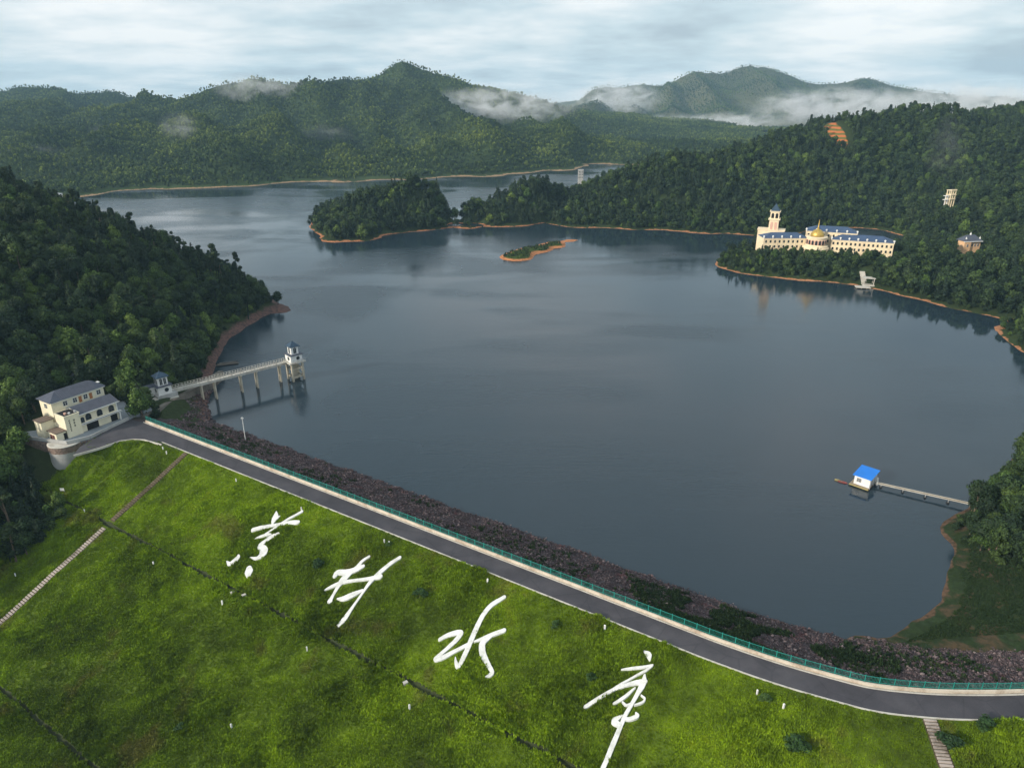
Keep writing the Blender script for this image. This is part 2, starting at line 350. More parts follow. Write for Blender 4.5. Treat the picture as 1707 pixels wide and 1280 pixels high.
def grid_mesh(name, X, Y, Z, mat, keep=None):
    ny, nx = X.shape; V = np.stack([X.ravel(), Y.ravel(), Z.ravel()], 1)
    i = np.arange(nx * ny).reshape(ny, nx); F = np.stack([i[:-1, :-1], i[:-1, 1:], i[1:, 1:], i[1:, :-1]], -1).reshape(-1, 4)
    if keep is not None:
        k = keep.ravel()[F].any(1); F = F[k]; used = np.zeros(len(V), bool); used[F.ravel()] = True
        re = np.cumsum(used) - 1; V = V[used]; F = re[F]
    m = bpy.data.meshes.new(name); m.from_pydata(V.tolist(), [], F.tolist()); m.materials.append(mat); m.shade_smooth(); m.update()
    o = link(bpy.data.objects.new(name, m)); return o
class Land:
    def __init__(self, ctrl, bbox, res, amp, scale, full, ridged=True, fine=(0.0, 10.0), floor=0.0, stretch=1.0, crest=None, spurs=None):
        self.bbox = bbox; self.res = res; self.amp = amp; self.scale = scale; self.full = full; self.ridged = ridged; self.fine = fine; self.floor = floor; self.stretch = stretch; self.crest = crest; self.spurs = spurs
        C = np.array(ctrl, float); self.t0 = tps(C); D = C.copy(); D[:, 2] -= self.relief(C[:, 0], C[:, 1]); self.t = tps(D)
    def relief(self, x, y):
        w = smooth(0, self.full, self.t0(x, y)) * (1 - self.floor) + self.floor * smooth(0, 6, self.t0(x, y)); qx = x + .35 * self.scale * (fbm(x, y, self.scale * .8, 2, 31) - .5); qy = y + .35 * self.scale * (fbm(x, y, self.scale * .8, 2, 37) - .5)
        w2 = w * (1 - .75 * smooth(self.crest[0], self.crest[1], y)) if self.crest else w
        z = self.amp * (fbm(qx, qy / self.stretch, self.scale, 4, 3, self.ridged) - .6) * w2
        if self.spurs:                                   # sharp-backed ridges and their side spurs
            A, sg, lines = self.spurs; jx = x + .5 * sg * (fbm(x, y, sg * 2.2, 2, 51) - .5); jy = y + .5 * sg * (fbm(x, y, sg * 2.2, 2, 57) - .5); best = np.full(np.shape(x), 1e9)
            for ln in lines:
                for (ax, ay), (bx, by) in zip(ln[:-1], ln[1:]):
                    t = np.clip(((jx - ax) * (bx - ax) + (jy - ay) * (by - ay)) / ((bx - ax) ** 2 + (by - ay) ** 2), 0, 1)
                    best = np.minimum(best, (jx - ax - t * (bx - ax)) ** 2 + (jy - ay - t * (by - ay)) ** 2)
            z = z + A * np.exp(-np.sqrt(best) / sg) * smooth(0, 12, self.t0(x, y))
        return z
    def h(self, x, y):
        z = self.t(x, y) + self.relief(x, y)
        if self.fine[0]: z = z + self.fine[0] * (fbm(x, y, self.fine[1], 3, 9) - 0.5)
        return z
    def build(self, name, mat, low=-3.0):
        x0, x1, y0, y1 = self.bbox; X, Y = np.meshgrid(np.arange(x0, x1 + .1, self.res), np.arange(y0, y1 + .1, self.res))
        Z = self.h(X, Y); o = grid_mesh(name, X, Y, np.maximum(Z, low), mat, Z > low + 0.3); o['kind'] = 'structure'; return o
def S(px, py, z=0.0): p = atz(px, py, z); return (p[0], p[1], z)
def T(px, py, Y, dz=0.0): p = aty(px, py, Y); return (p[0], p[1], p[2] + dz)

# ---- the dam: an axis line (water-side edge of the crest road) and a cross-section
CREST = 6.5
_axpix = [(1200, 1073), (1300, 1107), (1400, 1135), (1455, 1148), (1530, 1156), (1600, 1159), (1707, 1158)]
_p0 = np.array([-98.4, 174.3]); _u = np.array([.845, -.535])
_pts = [_p0 + _u * t for t in np.arange(-120, 151, 10)] + [np.array(atz(*p, CREST)[:2]) for p in _axpix] + [np.array([90, 81.6]), np.array([110, 83.5]), np.array([140, 87]), np.array([180, 92])]
def _catmull(P, n=12):
    out = []
    for i in range(1, len(P) - 2):
        a, b, c, d = P[i - 1], P[i], P[i + 1], P[i + 2]
        for k in range(n):
            t = k / n; out.append(0.5 * (2 * b + (c - a) * t + (2 * a - 5 * b + 4 * c - d) * t * t + (3 * b - a - 3 * c + d) * t ** 3))
    return np.array(out)
AX = _catmull(_pts); AX = AX
for _ in range(8): AX[1:-1] = 0.25 * AX[:-2] + 0.5 * AX[1:-1] + 0.25 * AX[2:]
_seg = np.linalg.norm(np.diff(AX, axis=0), axis=1); AS = np.concatenate([[0], np.cumsum(_seg)])
_i0 = np.argmin(((AX - _p0) ** 2).sum(1)); AS = AS - AS[_i0]
def axis(s):
    s = np.asarray(s, float); x = np.interp(s, AS, AX[:, 0]); y = np.interp(s, AS, AX[:, 1])
    x2 = np.interp(s + .5, AS, AX[:, 0]); y2 = np.interp(s + .5, AS, AX[:, 1]); x1 = np.interp(s - .5, AS, AX[:, 0]); y1 = np.interp(s - .5, AS, AX[:, 1])
    tx, ty = x2 - x1, y2 - y1; l = np.hypot(tx, ty); return x, y, tx / l, ty / l
ROADW = 4.35
def crest_edge(s): return np.interp(s, [-60, -8, -3, -1, 1, 3, 5, 9.8, 14], [5, 6, 8.5, 13, 16, 15, 11, 6.6, ROADW]) + .4
def zdam(d, s=100.0):
    d = np.asarray(d, float); e = crest_edge(np.asarray(s, float))
    return np.where(d < -0.6, CREST - (-d - 0.6) / 2.75, np.where(d < e, CREST, CREST - np.minimum((d - e) / 1.3 * np.where(e > 6, 1, .52), (d - ROADW - .4) / 2.5)))
def sd(s, d, dz=0.0):
    x, y, tx, ty = axis(s); return np.stack([x + ty * d, y - tx * d, zdam(d, s) + dz], -1)   # d > 0: downstream, towards the valley
def onface(s, d, dz=0.0):
    p = sd(s, d, dz); p[..., 2] += (fbm(np.atleast_1d(p[..., 0]), np.atleast_1d(p[..., 1]), 6.0, 4, 20).reshape(np.shape(p[..., 0])) - .5) * np.clip((np.asarray(d, float) - crest_edge(s)) / 2.5, 0, 1) * 0.45
    return p
def to_sd(x, y):
    x = np.atleast_1d(x); y = np.atleast_1d(y); S_ = np.zeros(len(x)); D_ = np.zeros(len(x)); sl = AX[::2]
    for i in range(0, len(x), 4000):
        q = np.stack([x[i:i + 4000], y[i:i + 4000]], 1); k = ((q[:, None] - sl[None]) ** 2).sum(-1).argmin(1) * 2
        _, _, tx, ty = axis(AS[k]); r = q - AX[k]; S_[i:i + 4000] = AS[k] + r[:, 0] * tx + r[:, 1] * ty; D_[i:i + 4000] = r[:, 0] * ty - r[:, 1] * tx
    return S_, D_
def hitdam(px, py):
    d = ray(px, py); lo, hi = 60.0, 260.0
    for _ in range(3):
        ts = np.linspace(lo, hi, 24); P = O3 + ts[:, None] * d; _s2, _d2 = to_sd(P[:, 0], P[:, 1]); g = P[:, 2] - zdam(_d2, _s2); k = max(int(np.argmax(g < 0)), 1); lo, hi = ts[k - 1], ts[k]
    t = g[k - 1] / (g[k - 1] - g[k]); return _s2[k - 1] + t * (_s2[k] - _s2[k - 1]), _d2[k - 1] + t * (_d2[k] - _d2[k - 1])
def ditch_d(s): return 26.1 + 0.0 * np.asarray(s, float)
DITCH2 = 58.4

def build_dam():
    s = np.arange(-75, 262, 1.5)
    d = np.concatenate([np.arange(-40, -2, 2.0), [-1.2, -0.6, 2.5, ROADW + .4, ROADW + 1.0], np.arange(7, 25, 1.5), [25.2, 25.55, 25.75, 26.1, 26.45, 26.65, 27.0], np.arange(28, 57, 1.6), [57.5, 57.85, 58.05, 58.4, 58.75, 58.95, 59.4], np.arange(61, 84, 2)])
    SS, D = np.meshgrid(s, d); D2 = D
    P = sd(SS, D2); x, y = P[..., 0], P[..., 1]
    n = (fbm(x, y, 6.0, 4, 20) - .5) * np.clip((D - crest_edge(SS)) / 2.5, 0, 1) * 0.45
    n += (fbm(x, y, 2.5, 3, 21) - .5) * smooth(-1.2, -3, D) * 0.8
    n -= 0.5 * (np.abs(D - 26.1) < 0.4) + 0.5 * (np.abs(D - 58.4) < 0.4)
    z = P[..., 2] + n
    g = grid_mesh('dam_embankment', x, y, z, MAT['damgrass']); g['kind'] = 'structure'
    g.data.materials.append(MAT['bank']); g.data.materials.append(MAT['ditch']); mi = []
    nx = len(s)
    for pol in g.data.polygons:
        r = pol.vertices[0] // nx; mi.append(1 if d[r] < -0.5 else 2 if 25.5 < d[r] < 26.6 or 57.8 < d[r] < 58.9 else 0)
    g.data.polygons.foreach_set('material_index', mi)
    return g
build_dam()
def strip(name, s, d0, d1, dz, mat, parent=None, thick=0.0):
    """a ribbon that follows the dam axis between offsets d0 and d1"""
    s = np.asarray(s, float); A = sd(s, np.full_like(s, d0)); B = sd(s, np.full_like(s, d1)); A[:, 2] = B[:, 2] = CREST + dz; n = len(s); m = MB()
    if thick: 
        V = np.concatenate([A, B, A - [0, 0, thick], B - [0, 0, thick]])
        F = []
        for i in range(n - 1): F += [(i, n+i, n+i+1, i+1), (2*n+i, i, i+1, 2*n+i+1), (n+i, 3*n+i, 3*n+i+1, n+i+1)]
        F += [(0, 2*n, 3*n, n), (n-1, 2*n-1, 4*n-1, 3*n-1)]
    else: V = np.concatenate([A, B]); F = [(i, n+i, n+i+1, i+1) for i in range(n - 1)]
    m.add(V.tolist(), F); return m.build(name, mat, parent)
SRNG = np.arange(-1.0, 256, 1.0)
rd = strip('road', SRNG, 0.05, ROADW, 0.03, MAT['asphalt']); rd['kind'] = 'structure'
kr = strip('kerb', np.arange(15.0, 256, 1.0), ROADW, ROADW + 0.22, 0.14, MAT['pale_concrete'], None, 0.3); kr['kind'] = 'structure'
kr = strip('kerb', np.arange(0, 256, 1.0), -0.16, 0.06, 0.13, MAT['pale_concrete'], None, 0.3); kr['kind'] = 'structure'
# the bend of the road in front of the office
bend = [S(236, 704, CREST), S(213, 698, CREST), S(170, 722, CREST), S(132, 746, CREST), S(122, 759, CREST), S(165, 747, CREST), S(200, 735, CREST), S(222, 732, CREST), S(241, 733, CREST), S(270, 741, CREST), S(300, 752, CREST), S(318, 738, CREST)]
nb = len(bend); mb = MB(); mb.add([(p[0], p[1], CREST + 0.034) for p in bend], [tuple(range(nb - 1, -1, -1))])
o = mb.build('road', MAT['asphalt']); o['kind'] = 'structure'
if o.data.polygons[0].normal.z < 0: o.data.flip_normals()
mb = MB(); be = [Vector(bend[i]) for i in (4, 5, 6, 7, 8, 9)]; V = []
for i, p in enumerate(be):
    t = (be[min(i + 1, 5)] - be[max(i - 1, 0)]).normalized(); nn = Vector((t.y, -t.x, 0)) * .2; V += [(p.x, p.y, CREST + .15), (p.x + nn.x, p.y + nn.y, CREST + .15), (p.x + nn.x, p.y + nn.y, CREST - .4), (p.x, p.y, CREST - .4)]
mb.add(V, [(4*i+j, 4*i+(j+1)%4, 4*i+4+(j+1)%4, 4*i+4+j) for i in range(5) for j in range(4)]); o = mb.build('kerb', MAT['pale_concrete']); o['kind'] = 'structure'

# ---- land around the lake
left = Land([
    S(345, 690, 0.3), S(352, 640), S(362, 600), S(376, 572), S(405, 549), S(440, 527), (*S(478, 518)[:2], 0.2), (-92, 310, -1.5), S(320, 670, 2.0), (-80, 200, -5), (-70, 240, -8), (-60, 300, -10), (-80, 330, -8),
    (-108, 318, 0), (-130, 345, 0), (-180, 385, 0), (-240, 430, 0), (-320, 480, 0), (-420, 540, 0), (-100, 360, -8), (-180, 440, -10), (-300, 540, -10),
    T(440, 497, 300, -5), T(400, 465, 300, -7), T(350, 440, 302, -7.5), T(300, 412, 304, -8), T(230, 385, 308, -8), T(130, 342, 314, -8), T(60, 318, 318, -8), T(0, 292, 320, -8), T(-150, 255, 325, -8), (-420, 330, 62), (-420, 230, 60),
    (-112, 178, 6.4), (-118, 168, 6.4), (-105, 190, 5.5), (-122, 190, 9.5), (-130, 178, 8.5), (-100, 200, 4.5), (-97, 192, 5.0), (-105, 212, 6.0), (-112, 240, 8), (-120, 215, 11), (-135, 230, 20), (-150, 200, 20), (-150, 260, 29), (-190, 230, 36), (-250, 210, 46), (-300, 250, 58),
    (-122, 160, 2.0), (-117, 152, -2.5), (-112, 157, -1.0), (-108, 157, -1.0), (-105, 159, 0), (-112, 140, -5.5), (-112, 125, -9), (-117, 110, -15), (-125, 95, -20), (-130, 145, 2), (-140, 160, 10), (-140, 125, 0), (-170, 130, 14), (-220, 120, 30), (-330, 130, 50), (-105, 150, -3), (-100, 135, -8), (-95, 120, -16), (-100, 100, -22)],
    (-440, -60, 90, 560), 3.0, 6.0, 45.0, 12.0, True, (1.2, 7.0))
left.build('left_hill', mat_hill('left_hill_soil', (0.15, 0.085, 0.07), (0.030, 0.042, 0.016), 1.8, None, 1.2, (0.07, 0.05, 0.045), 188.0))
right = Land([
    (60, 97, 0.6), (66, 100, 0), (79, 108.5, 0), (86.5, 119, 0), (92, 127, 0), (93, 133, 0), (105, 142.5, 0), (122, 158, 0), (139, 174, 0), (165, 192, 0), (210, 215, 0), (280, 230, 0),
    (60, 112, -3), (75, 125, -4), (82, 145, -5), (110, 170, -5), (150, 200, -5), (220, 240, -5), (70, 98, 1.0), (80, 100, 1.5), (92, 104, 2.0), (100, 110, 2.2), (92, 116, 1.4), (97, 122, 1.8), (110, 118, 5.5), (105, 104, 2.6), (120, 103, 5.0), (108, 130, 5), (122, 140, 6.5), (140, 155, 6), (135, 125, 9), (150, 105, 10), (180, 150, 14), (200, 110, 18), (260, 150, 20), (280, 200, 8), (90, 88, 1.5), (120, 90, 3), (60, 90, 0.5), (200, 90, 12)],
    (56, 280, 84, 250), 2.0, 1.6, 25.0, 5.0, True, (0.35, 4.0))
right.build('right_bank', mat_hill('right_bank_soil', (0.12, 0.072, 0.045), (0.022, 0.036, 0.014), 0.22, None, 0.45, (0.055, 0.040, 0.027), None, 0.6))
CLEAR = T(1392, 236, 640, -3)
hotelhill = Land([
    S(950, 379), S(1000, 380), S(1050, 382), S(1100, 384), S(1150, 388), S(1200, 390), S(1260, 392), (200, 492, 0), S(1400, 379), S(1440, 381), (262, 470, 0), (225, 440, 0), (185, 432, 0), (150, 428, 0), (122, 412, 0), S(1207, 449), S(1290, 464), S(1360, 470), S(1430, 477), S(1500, 491), S(1550, 504), S(1600, 516), S(1648, 527), (212, 288, 0.4), S(1640, 545), S(1665, 562), S(1707, 592), (205, 232, 0), (240, 205, -1), (300, 225, 2), (400, 250, 15), (600, 300, 40),
    (60, 480, -6), (110, 440, -6), (160, 460, -4), (220, 465, -3), (90, 400, -8), (130, 340, -8), (170, 310, -8), (170, 270, -8), (190, 295, -3), (160, 230, -8), (30, 500, -6), (200, 200, -8),
    (140, 400, 6.5), (165, 390, 8), (195, 375, 8), (215, 380, 8), (150, 380, 5.5), (180, 360, 5.5), (205, 345, 7), (235, 330, 7), (225, 365, 8), T(1612, 424, 400, 0), (260, 370, 9), (265, 400, 5), (270, 430, 6), (255, 310, 8), (230, 265, 7), (290, 300, 14), T(1578, 340, 470, -2), (300, 480, 24), (330, 420, 22), (350, 350, 22), (262, 500, 3), (290, 520, 12), (420, 420, 36),
    (70, 535, 9), (110, 535, 14), (150, 530, 17), (200, 540, 18), (50, 560, 10), T(1000, 285, 600, -11), T(1060, 268, 600, -10), T(1140, 249, 600, -10), T(1240, 240, 610, -10), T(1320, 218, 630, -10), T(1380, 204, 650, -6), T(1450, 188, 680, -9), T(1510, 176, 700, -9), T(1560, 188, 700, -9), T(1610, 202, 700, -9), T(1660, 190, 720, -9), T(1720, 180, 740, -9), T(1900, 170, 760, -9),
    (60, 640, 4), (130, 680, 5), (60, 720, 0), (10, 640, 0), (40, 800, -3), (150, 800, 5), (260, 760, 20), (200, 900, 0), (400, 850, 40), (600, 850, 60), (700, 600, 70), (0, 560, -4), (-20, 700, -6), (310, 600, 46), (380, 600, 48)],
    (20, 640, 200, 900), 5.0, 26.0, 80.0, 30.0, True, (2.4, 18.0))
hotelhill.build('wooded_hill', mat_hill('wooded_hill_soil', (0.42, 0.20, 0.10), (0.028, 0.042, 0.015), 0.22, (CLEAR, 20.0), 0.6))
island = Land([
    S(521, 373), S(530, 390), S(543, 405), S(570, 404), S(600, 402), S(628, 398), S(650, 391), S(700, 385), S(745, 374), S(770, 376), S(790, 378), S(840, 379), S(895, 373), S(940, 362), (52, 555, 0), (60, 600, 0),
    (-150, 560, 0), (-135, 590, 0), (-100, 600, 0), (-60, 590, 0), (-30, 575, 2), (0, 600, 0), (30, 620, 0), (60, 640, 0), (-38, 540, -2.5), (-37, 552, -1.2), (-30, 528, -3), (-62, 545, 3), (-14, 548, 4), (34, 545, -2.5), (40, 553, -1.5),
    T(680, 292, 520, -11), T(600, 312, 520, -11), T(640, 298, 525, -11), T(730, 302, 530, -11), T(780, 322, 535, -11), T(860, 308, 545, -10), T(900, 302, 550, -10), (-120, 530, 9), (-105, 490, 5), (-70, 510, 9), (-112, 470, 1.5), (-5, 530, 8), (35, 570, 14),
    (-160, 500, -6), (-120, 440, -7), (-60, 470, -6), (-20, 490, -6), (40, 500, -5), (60, 525, -4), (-190, 560, -8), (-150, 630, -8), (-60, 640, -8), (40, 660, -7), (90, 560, -2)],
    (-185, 85, 430, 660), 4.0, 3.0, 35.0, 12.0, True, (2.4, 15.0))
island.build('wooded_island', mat_hill('island_soil', (0.46, 0.20, 0.095), (0.028, 0.042, 0.016), 0.30, None, 0.6))
islet = Land([S(836, 432, 0), S(850, 435, 0), S(868, 435, 0), S(887, 432, 0), S(895, 424, 0), S(925, 414, 0), S(960, 402, 0), S(930, 402, 0), S(895, 410, 0), S(860, 417, 0), S(840, 424, 0), S(862, 428, 1.7), S(850, 429, 1.2), S(880, 420, 1.1), S(905, 412, 1.7), S(930, 407, 1.5),
    S(815, 440, -2.5), S(860, 450, -3), S(910, 435, -2.5), S(960, 415, -2.5), S(985, 398, -2.5), S(940, 394, -2.5), S(880, 402, -2.5), S(840, 412, -2.5)], (-25, 60, 385, 490), 1.2, 0.0, 20.0, 4.0, False, (0.5, 3.0))
islet.build('islet', mat_hill('islet_soil', (0.50, 0.21, 0.09), (0.055, 0.085, 0.02), 0.75, None, 0.25), -1.5)
def TL(*p): return [T(*q)[:2] for q in p]
MSPUR = [TL((240, 165, 1400), (350, 143, 1450), (415, 131, 1500), (490, 138, 1500), (560, 128, 1550), (620, 127, 1600), (670, 100, 1630), (760, 127, 1600), (850, 150, 1600), (960, 175, 1600)),
    TL((415, 131, 1500), (380, 160, 1330), (300, 188, 1120), (200, 225, 980), (130, 262, 850)), TL((490, 150, 1450), (540, 190, 1250), (570, 240, 1050), (590, 290, 860)), TL((620, 135, 1550), (600, 185, 1250), (645, 230, 1050), (655, 285, 890)),
    TL((670, 105, 1620), (720, 160, 1380), (765, 200, 1200), (800, 240, 1020), (830, 280, 910)), TL((800, 142, 1580), (880, 190, 1350), (930, 230, 1150), (950, 262, 1000)), TL((350, 143, 1430), (290, 180, 1300), (180, 205, 1120), (80, 240, 960), (20, 280, 800)),
    TL((300, 188, 1100), (365, 250, 920), (400, 298, 800)), TL((415, 140, 1460), (450, 200, 1180), (480, 250, 960), (500, 295, 830)), TL((720, 165, 1380), (690, 210, 1150), (735, 262, 940)), TL((-120, 160, 1900), (0, 150, 1900), (95, 146, 1900), (130, 156, 1900), (180, 150, 1900), (235, 166, 1880)), TL((95, 146, 1900), (110, 190, 1500), (60, 220, 1200)), TL((180, 150, 1900), (190, 185, 1550), (150, 215, 1250))]
FSPUR = [TL((880, 185, 3000), (985, 152, 3000), (1070, 141, 3000), (1110, 142, 3000), (1150, 124, 3000), (1210, 122, 3050), (1245, 110, 3100), (1300, 122, 3150), (1340, 137, 3200), (1380, 140, 3200), (1440, 132, 3200), (1500, 146, 3200), (1580, 157, 3200), (1700, 165, 3200)),
    TL((1150, 124, 3000), (1185, 170, 2650), (1200, 205, 2300)), TL((1245, 110, 3100), (1300, 150, 2800), (1335, 190, 2400)), TL((1070, 141, 3000), (1060, 180, 2550), (1100, 215, 2150)), TL((1440, 132, 3200), (1420, 165, 2800), (1460, 190, 2400)), TL((985, 152, 3000), (1000, 190, 2500), (980, 215, 2150)), TL((1110, 142, 3000), (1120, 185, 2500), (1150, 215, 2200))]
mount = Land([
    (-470, 660, 0), (-420, 668, 0), (-385, 680, 0), S(205, 322), S(250, 320), S(300, 318), S(350, 315), S(400, 312), S(450, 309), S(500, 306), S(560, 303), S(600, 300), S(650, 298), S(700, 297), S(740, 296), S(805, 295), S(830, 292), S(880, 289), S(930, 284), S(990, 279), (165, 1000, 3), (260, 1080, 10),
    (-330, 640, -8), (-200, 720, -8), (-60, 780, -8), (60, 820, -8), (140, 930, -6), (-560, 640, 4), (-800, 640, 20),
    T(100, 290, 760, -6), T(200, 255, 860, -6), T(290, 195, 1000, -8), T(220, 215, 960, -8), T(380, 215, 960, -8), T(470, 235, 950, -8), T(560, 245, 960, -8), T(660, 240, 980, -8), T(740, 235, 1000, -8), T(860, 225, 1020, -6), T(910, 245, 1000, -6), T(960, 262, 1000, -6), T(0, 250, 850, -8), T(-100, 240, 850, -8), T(90, 215, 1100, -8), T(0, 195, 1200, -8),
    T(300, 205, 1120, -12), T(450, 205, 1150, -6), T(560, 180, 1250, -6), T(610, 165, 1300, -6), T(700, 180, 1250, -8), T(800, 195, 1250, -8), T(900, 210, 1250, -8), T(980, 220, 1250, -8),
    T(240, 170, 1350, -6), T(350, 143, 1450, -6), T(415, 131, 1500, -6), T(490, 138, 1500, -6), T(560, 128, 1550, -6), T(620, 127, 1600, -6), T(645, 112, 1620, -5), T(670, 100, 1630, -5), T(700, 112, 1620, -6), T(760, 127, 1600, -6), T(800, 142, 1600, -6), T(850, 150, 1600, -6), T(900, 164, 1600, -6), T(960, 180, 1600, -6), T(1060, 215, 1600, -4), T(1100, 235, 1500, -4),
    T(-120, 160, 1900, -6), T(0, 150, 1900, -6), T(95, 146, 1900, -6), T(130, 155, 1900, -6), T(180, 150, 1900, -6), T(235, 166, 1900, -6), T(60, 180, 1500, -20), T(180, 178, 1500, -20),
    (-1500, 2200, 40), (-800, 2200, 50), (-200, 2200, 50), (300, 2200, 20), (500, 1700, 15), (500, 1300, 14), (350, 1200, 14), (430, 1000, 12)],
    (-1500, 520, 630, 2200), 9.0, 80.0, 190.0, 45.0, True, (7.0, 60.0), 0.0, 1.6, (1360, 1500), (34.0, 48.0, MSPUR))
mount.build('mountains', mat_hill('mountain_soil', (0.36, 0.24, 0.14), (0.035, 0.055, 0.018), 0.5, None, 0.6))
far = Land([
    T(880, 185, 3000, 0), T(960, 172, 3000, 0), T(985, 152, 3000), T(1030, 146, 3000), T(1070, 141, 3000), T(1110, 142, 3000), T(1150, 124, 3000), T(1210, 122, 3050), T(1245, 110, 3100), T(1300, 122, 3150), T(1340, 137, 3200), T(1380, 140, 3200), T(1440, 132, 3200), T(1500, 146, 3200), T(1580, 157, 3200), T(1700, 165, 3200), T(1900, 165, 3200), T(500, 170, 3200), T(700, 175, 3200),
    T(1000, 215, 2100), T(1150, 215, 2200), T(1250, 200, 2300), T(1100, 190, 2600), T(1300, 190, 2500), T(1450, 185, 2400), T(1600, 185, 2300),
    (150, 1750, 8), (500, 1700, 12), (900, 1700, 14), (1400, 1700, 14), (2000, 1700, 20), (-400, 2300, 30), (100, 2500, 25), (-300, 3800, 30), (600, 4000, 50), (1500, 4000, 60), (2600, 3800, 40)],
    (-500, 2700, 1650, 4000), 18.0, 110.0, 380.0, 60.0, True, (8.0, 80.0), 0.0, 1.4, (2750, 2950), (70.0, 105.0, FSPUR))
far.build('far_mountains', mat_hill('far_mountain_soil', (0.10, 0.10, 0.05), (0.045, 0.068, 0.022), -40.0, None, 1.0))
mb = MB(); mb.add([(-4200, -600, -30), (4200, -600, -30), (4200, 4200, -30), (-4200, 4200, -30)], [(0, 1, 2, 3)])
o = mb.build('ground', mat_hill('valley_ground', (0.05, 0.08, 0.02), (0.035, 0.055, 0.018), -60)); o['kind'] = 'structure'
# the lake
w = [tuple(sd(s, -9.0)[:2]) for s in np.arange(-30, 200, 6.0)]
w += [(130, 99), (300, 99), (700, 130), (700, 1750), (-1500, 1750), (-1500, 300), (-400, 210), (-126, 205)]
mb = MB(); mb.add([(a, b, 0.0) for a, b in w], [tuple(range(len(w)))])
o = mb.build('lake_water', MAT['water']); o['kind'] = 'structure'
if o.data.polygons[0].normal.z < 0: o.data.flip_normals()

# ------------------------------------------------------------------ trees
def leafset(blobs, n, size, seed, updir=0.25, flat=1.0, core=True):
    r = np.random.RandomState(seed); V = []; F = []; tone = []
    vol = np.array([b[3] ** 2 for b in blobs]); cnt = np.maximum(3, (n * vol / vol.sum()).astype(int))
    for (bx, by, bz, br), k in zip(blobs, cnt):
        bt = r.rand()
        d = r.randn(k, 3); d[:, 2] += updir; d /= np.linalg.norm(d, axis=1)[:, None]
        p = np.array([bx, by, bz]) + d * br * r.uniform(.72, 1.08, (k, 1)) * np.array([1, 1, flat])
        nn = d + r.randn(k, 3) * .45; nn /= np.linalg.norm(nn, axis=1)[:, None]
        a = np.cross(nn, r.randn(k, 3)); a /= np.linalg.norm(a, axis=1)[:, None]; b = np.cross(nn, a)
        sz = size * r.uniform(.6, 1.35, (k, 1)); el = r.uniform(.55, .9, (k, 1))
        for i in range(k):
            q = len(V); c = p[i]
            V += [c + a[i] * sz[i], c + b[i] * sz[i] * el[i], c - a[i] * sz[i], c - b[i] * sz[i] * el[i]]
            F.append((q, q + 1, q + 2, q + 3)); tone.append(.5 * bt + .5 * r.rand())
        if core:
            q = len(V); rr = br * .78
            for dx, dy, dz in ((1,0,0),(-1,0,0),(0,1,0),(0,-1,0),(0,0,1),(0,0,-1)): V.append(np.array([bx + dx * rr, by + dy * rr, bz + dz * rr * flat]))
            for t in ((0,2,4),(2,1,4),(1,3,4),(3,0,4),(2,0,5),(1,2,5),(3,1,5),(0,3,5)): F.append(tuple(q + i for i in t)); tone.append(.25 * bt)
    return V, F, tone
def crown_mesh(name, blobs, n, size, seed, mat, **kw):
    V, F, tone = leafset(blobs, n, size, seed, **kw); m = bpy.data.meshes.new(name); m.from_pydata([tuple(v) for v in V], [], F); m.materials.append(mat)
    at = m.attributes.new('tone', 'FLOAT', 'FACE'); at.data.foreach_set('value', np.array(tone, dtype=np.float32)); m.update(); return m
def blobs_broad(seed, h, r, n=13):
    q = np.random.RandomState(seed); B = []
    for i in range(n):
        a = q.rand() * 6.28; t = q.rand(); z = h * (.38 + .5 * t); rad = r * (1 - .75 * (t - .25) ** 2 * 1.6) * math.sqrt(q.rand()) * .75
        B.append((rad * math.cos(a), rad * math.sin(a), z, r * q.uniform(.34, .52)))
    B.append((0, 0, h * .86, r * .42)); return B
def blobs_conif(seed, h, r, n=11):
    q = np.random.RandomState(seed); B = []
    for i in range(n):
        t = i / (n - 1); k = 2 if t < .6 else 1
        for j in range(k):
            a = q.rand() * 6.28; o = r * (1 - t) * .45 * q.rand(); B.append((o * math.cos(a), o * math.sin(a), h * (.22 + .74 * t), r * (.62 * (1 - t) + .16) * q.uniform(.8, 1.15)))
    return B
def blobs_pine(seed, h, r, n=8):
    q = np.random.RandomState(seed); B = []
    for i in range(n):
        a = q.rand() * 6.28; t = q.rand(); o = r * .62 * (1 - .6 * t) * q.uniform(.4, 1.1); B.append((o * math.cos(a), o * math.sin(a), h * (.58 + .38 * t), r * q.uniform(.26, .42)))
    B.append((0, 0, h * .95, r * .3)); return B
def trunk_mb(seed, h, r, blobs, limbs=4):
    q = np.random.RandomState(seed); m = MB(); bx, by = q.uniform(-.02, .02, 2) * h
    m.cyl((0, 0, -1.2), (bx, by, h * .45), r, r * .7, 6); m.cyl((bx, by, h * .45), (0, 0, h * .88), r * .7, r * .25, 6)
    for i in q.permutation(len(blobs))[:limbs]:
        b = blobs[i]; m.cyl((bx, by, b[2] * .6), (b[0] * .9, b[1] * .9, b[2]), r * .4, r * .12, 5)
    return m
KIND = {}   # name -> (crown mesh, trunk mesh, joined object for the scattered forest)
def kind(name, bl, h, r, n, size, seed, mat, tr, **kw):
    cm = crown_mesh(name + '_crown', bl, n, size, seed, mat, **kw); tm = trunk_mb(seed, h, tr, bl).mesh(name + '_trunk', MAT['bark'])
    KIND[name] = (cm, tm); return cm, tm
def joined(name, cm, tm):
    m = bpy.data.meshes.new(name); bm = bmesh.new(); bm.from_mesh(cm); nf = len(bm.faces); bm.from_mesh(tm); bm.faces.ensure_lookup_table()
    for i in range(nf, len(bm.faces)): bm.faces[i].material_index = 1
    bm.to_mesh(m); bm.free(); m.materials.clear(); m.materials.append(cm.materials[0]); m.materials.append(tm.materials[0]); return m
near, mid, farp = [], [], []
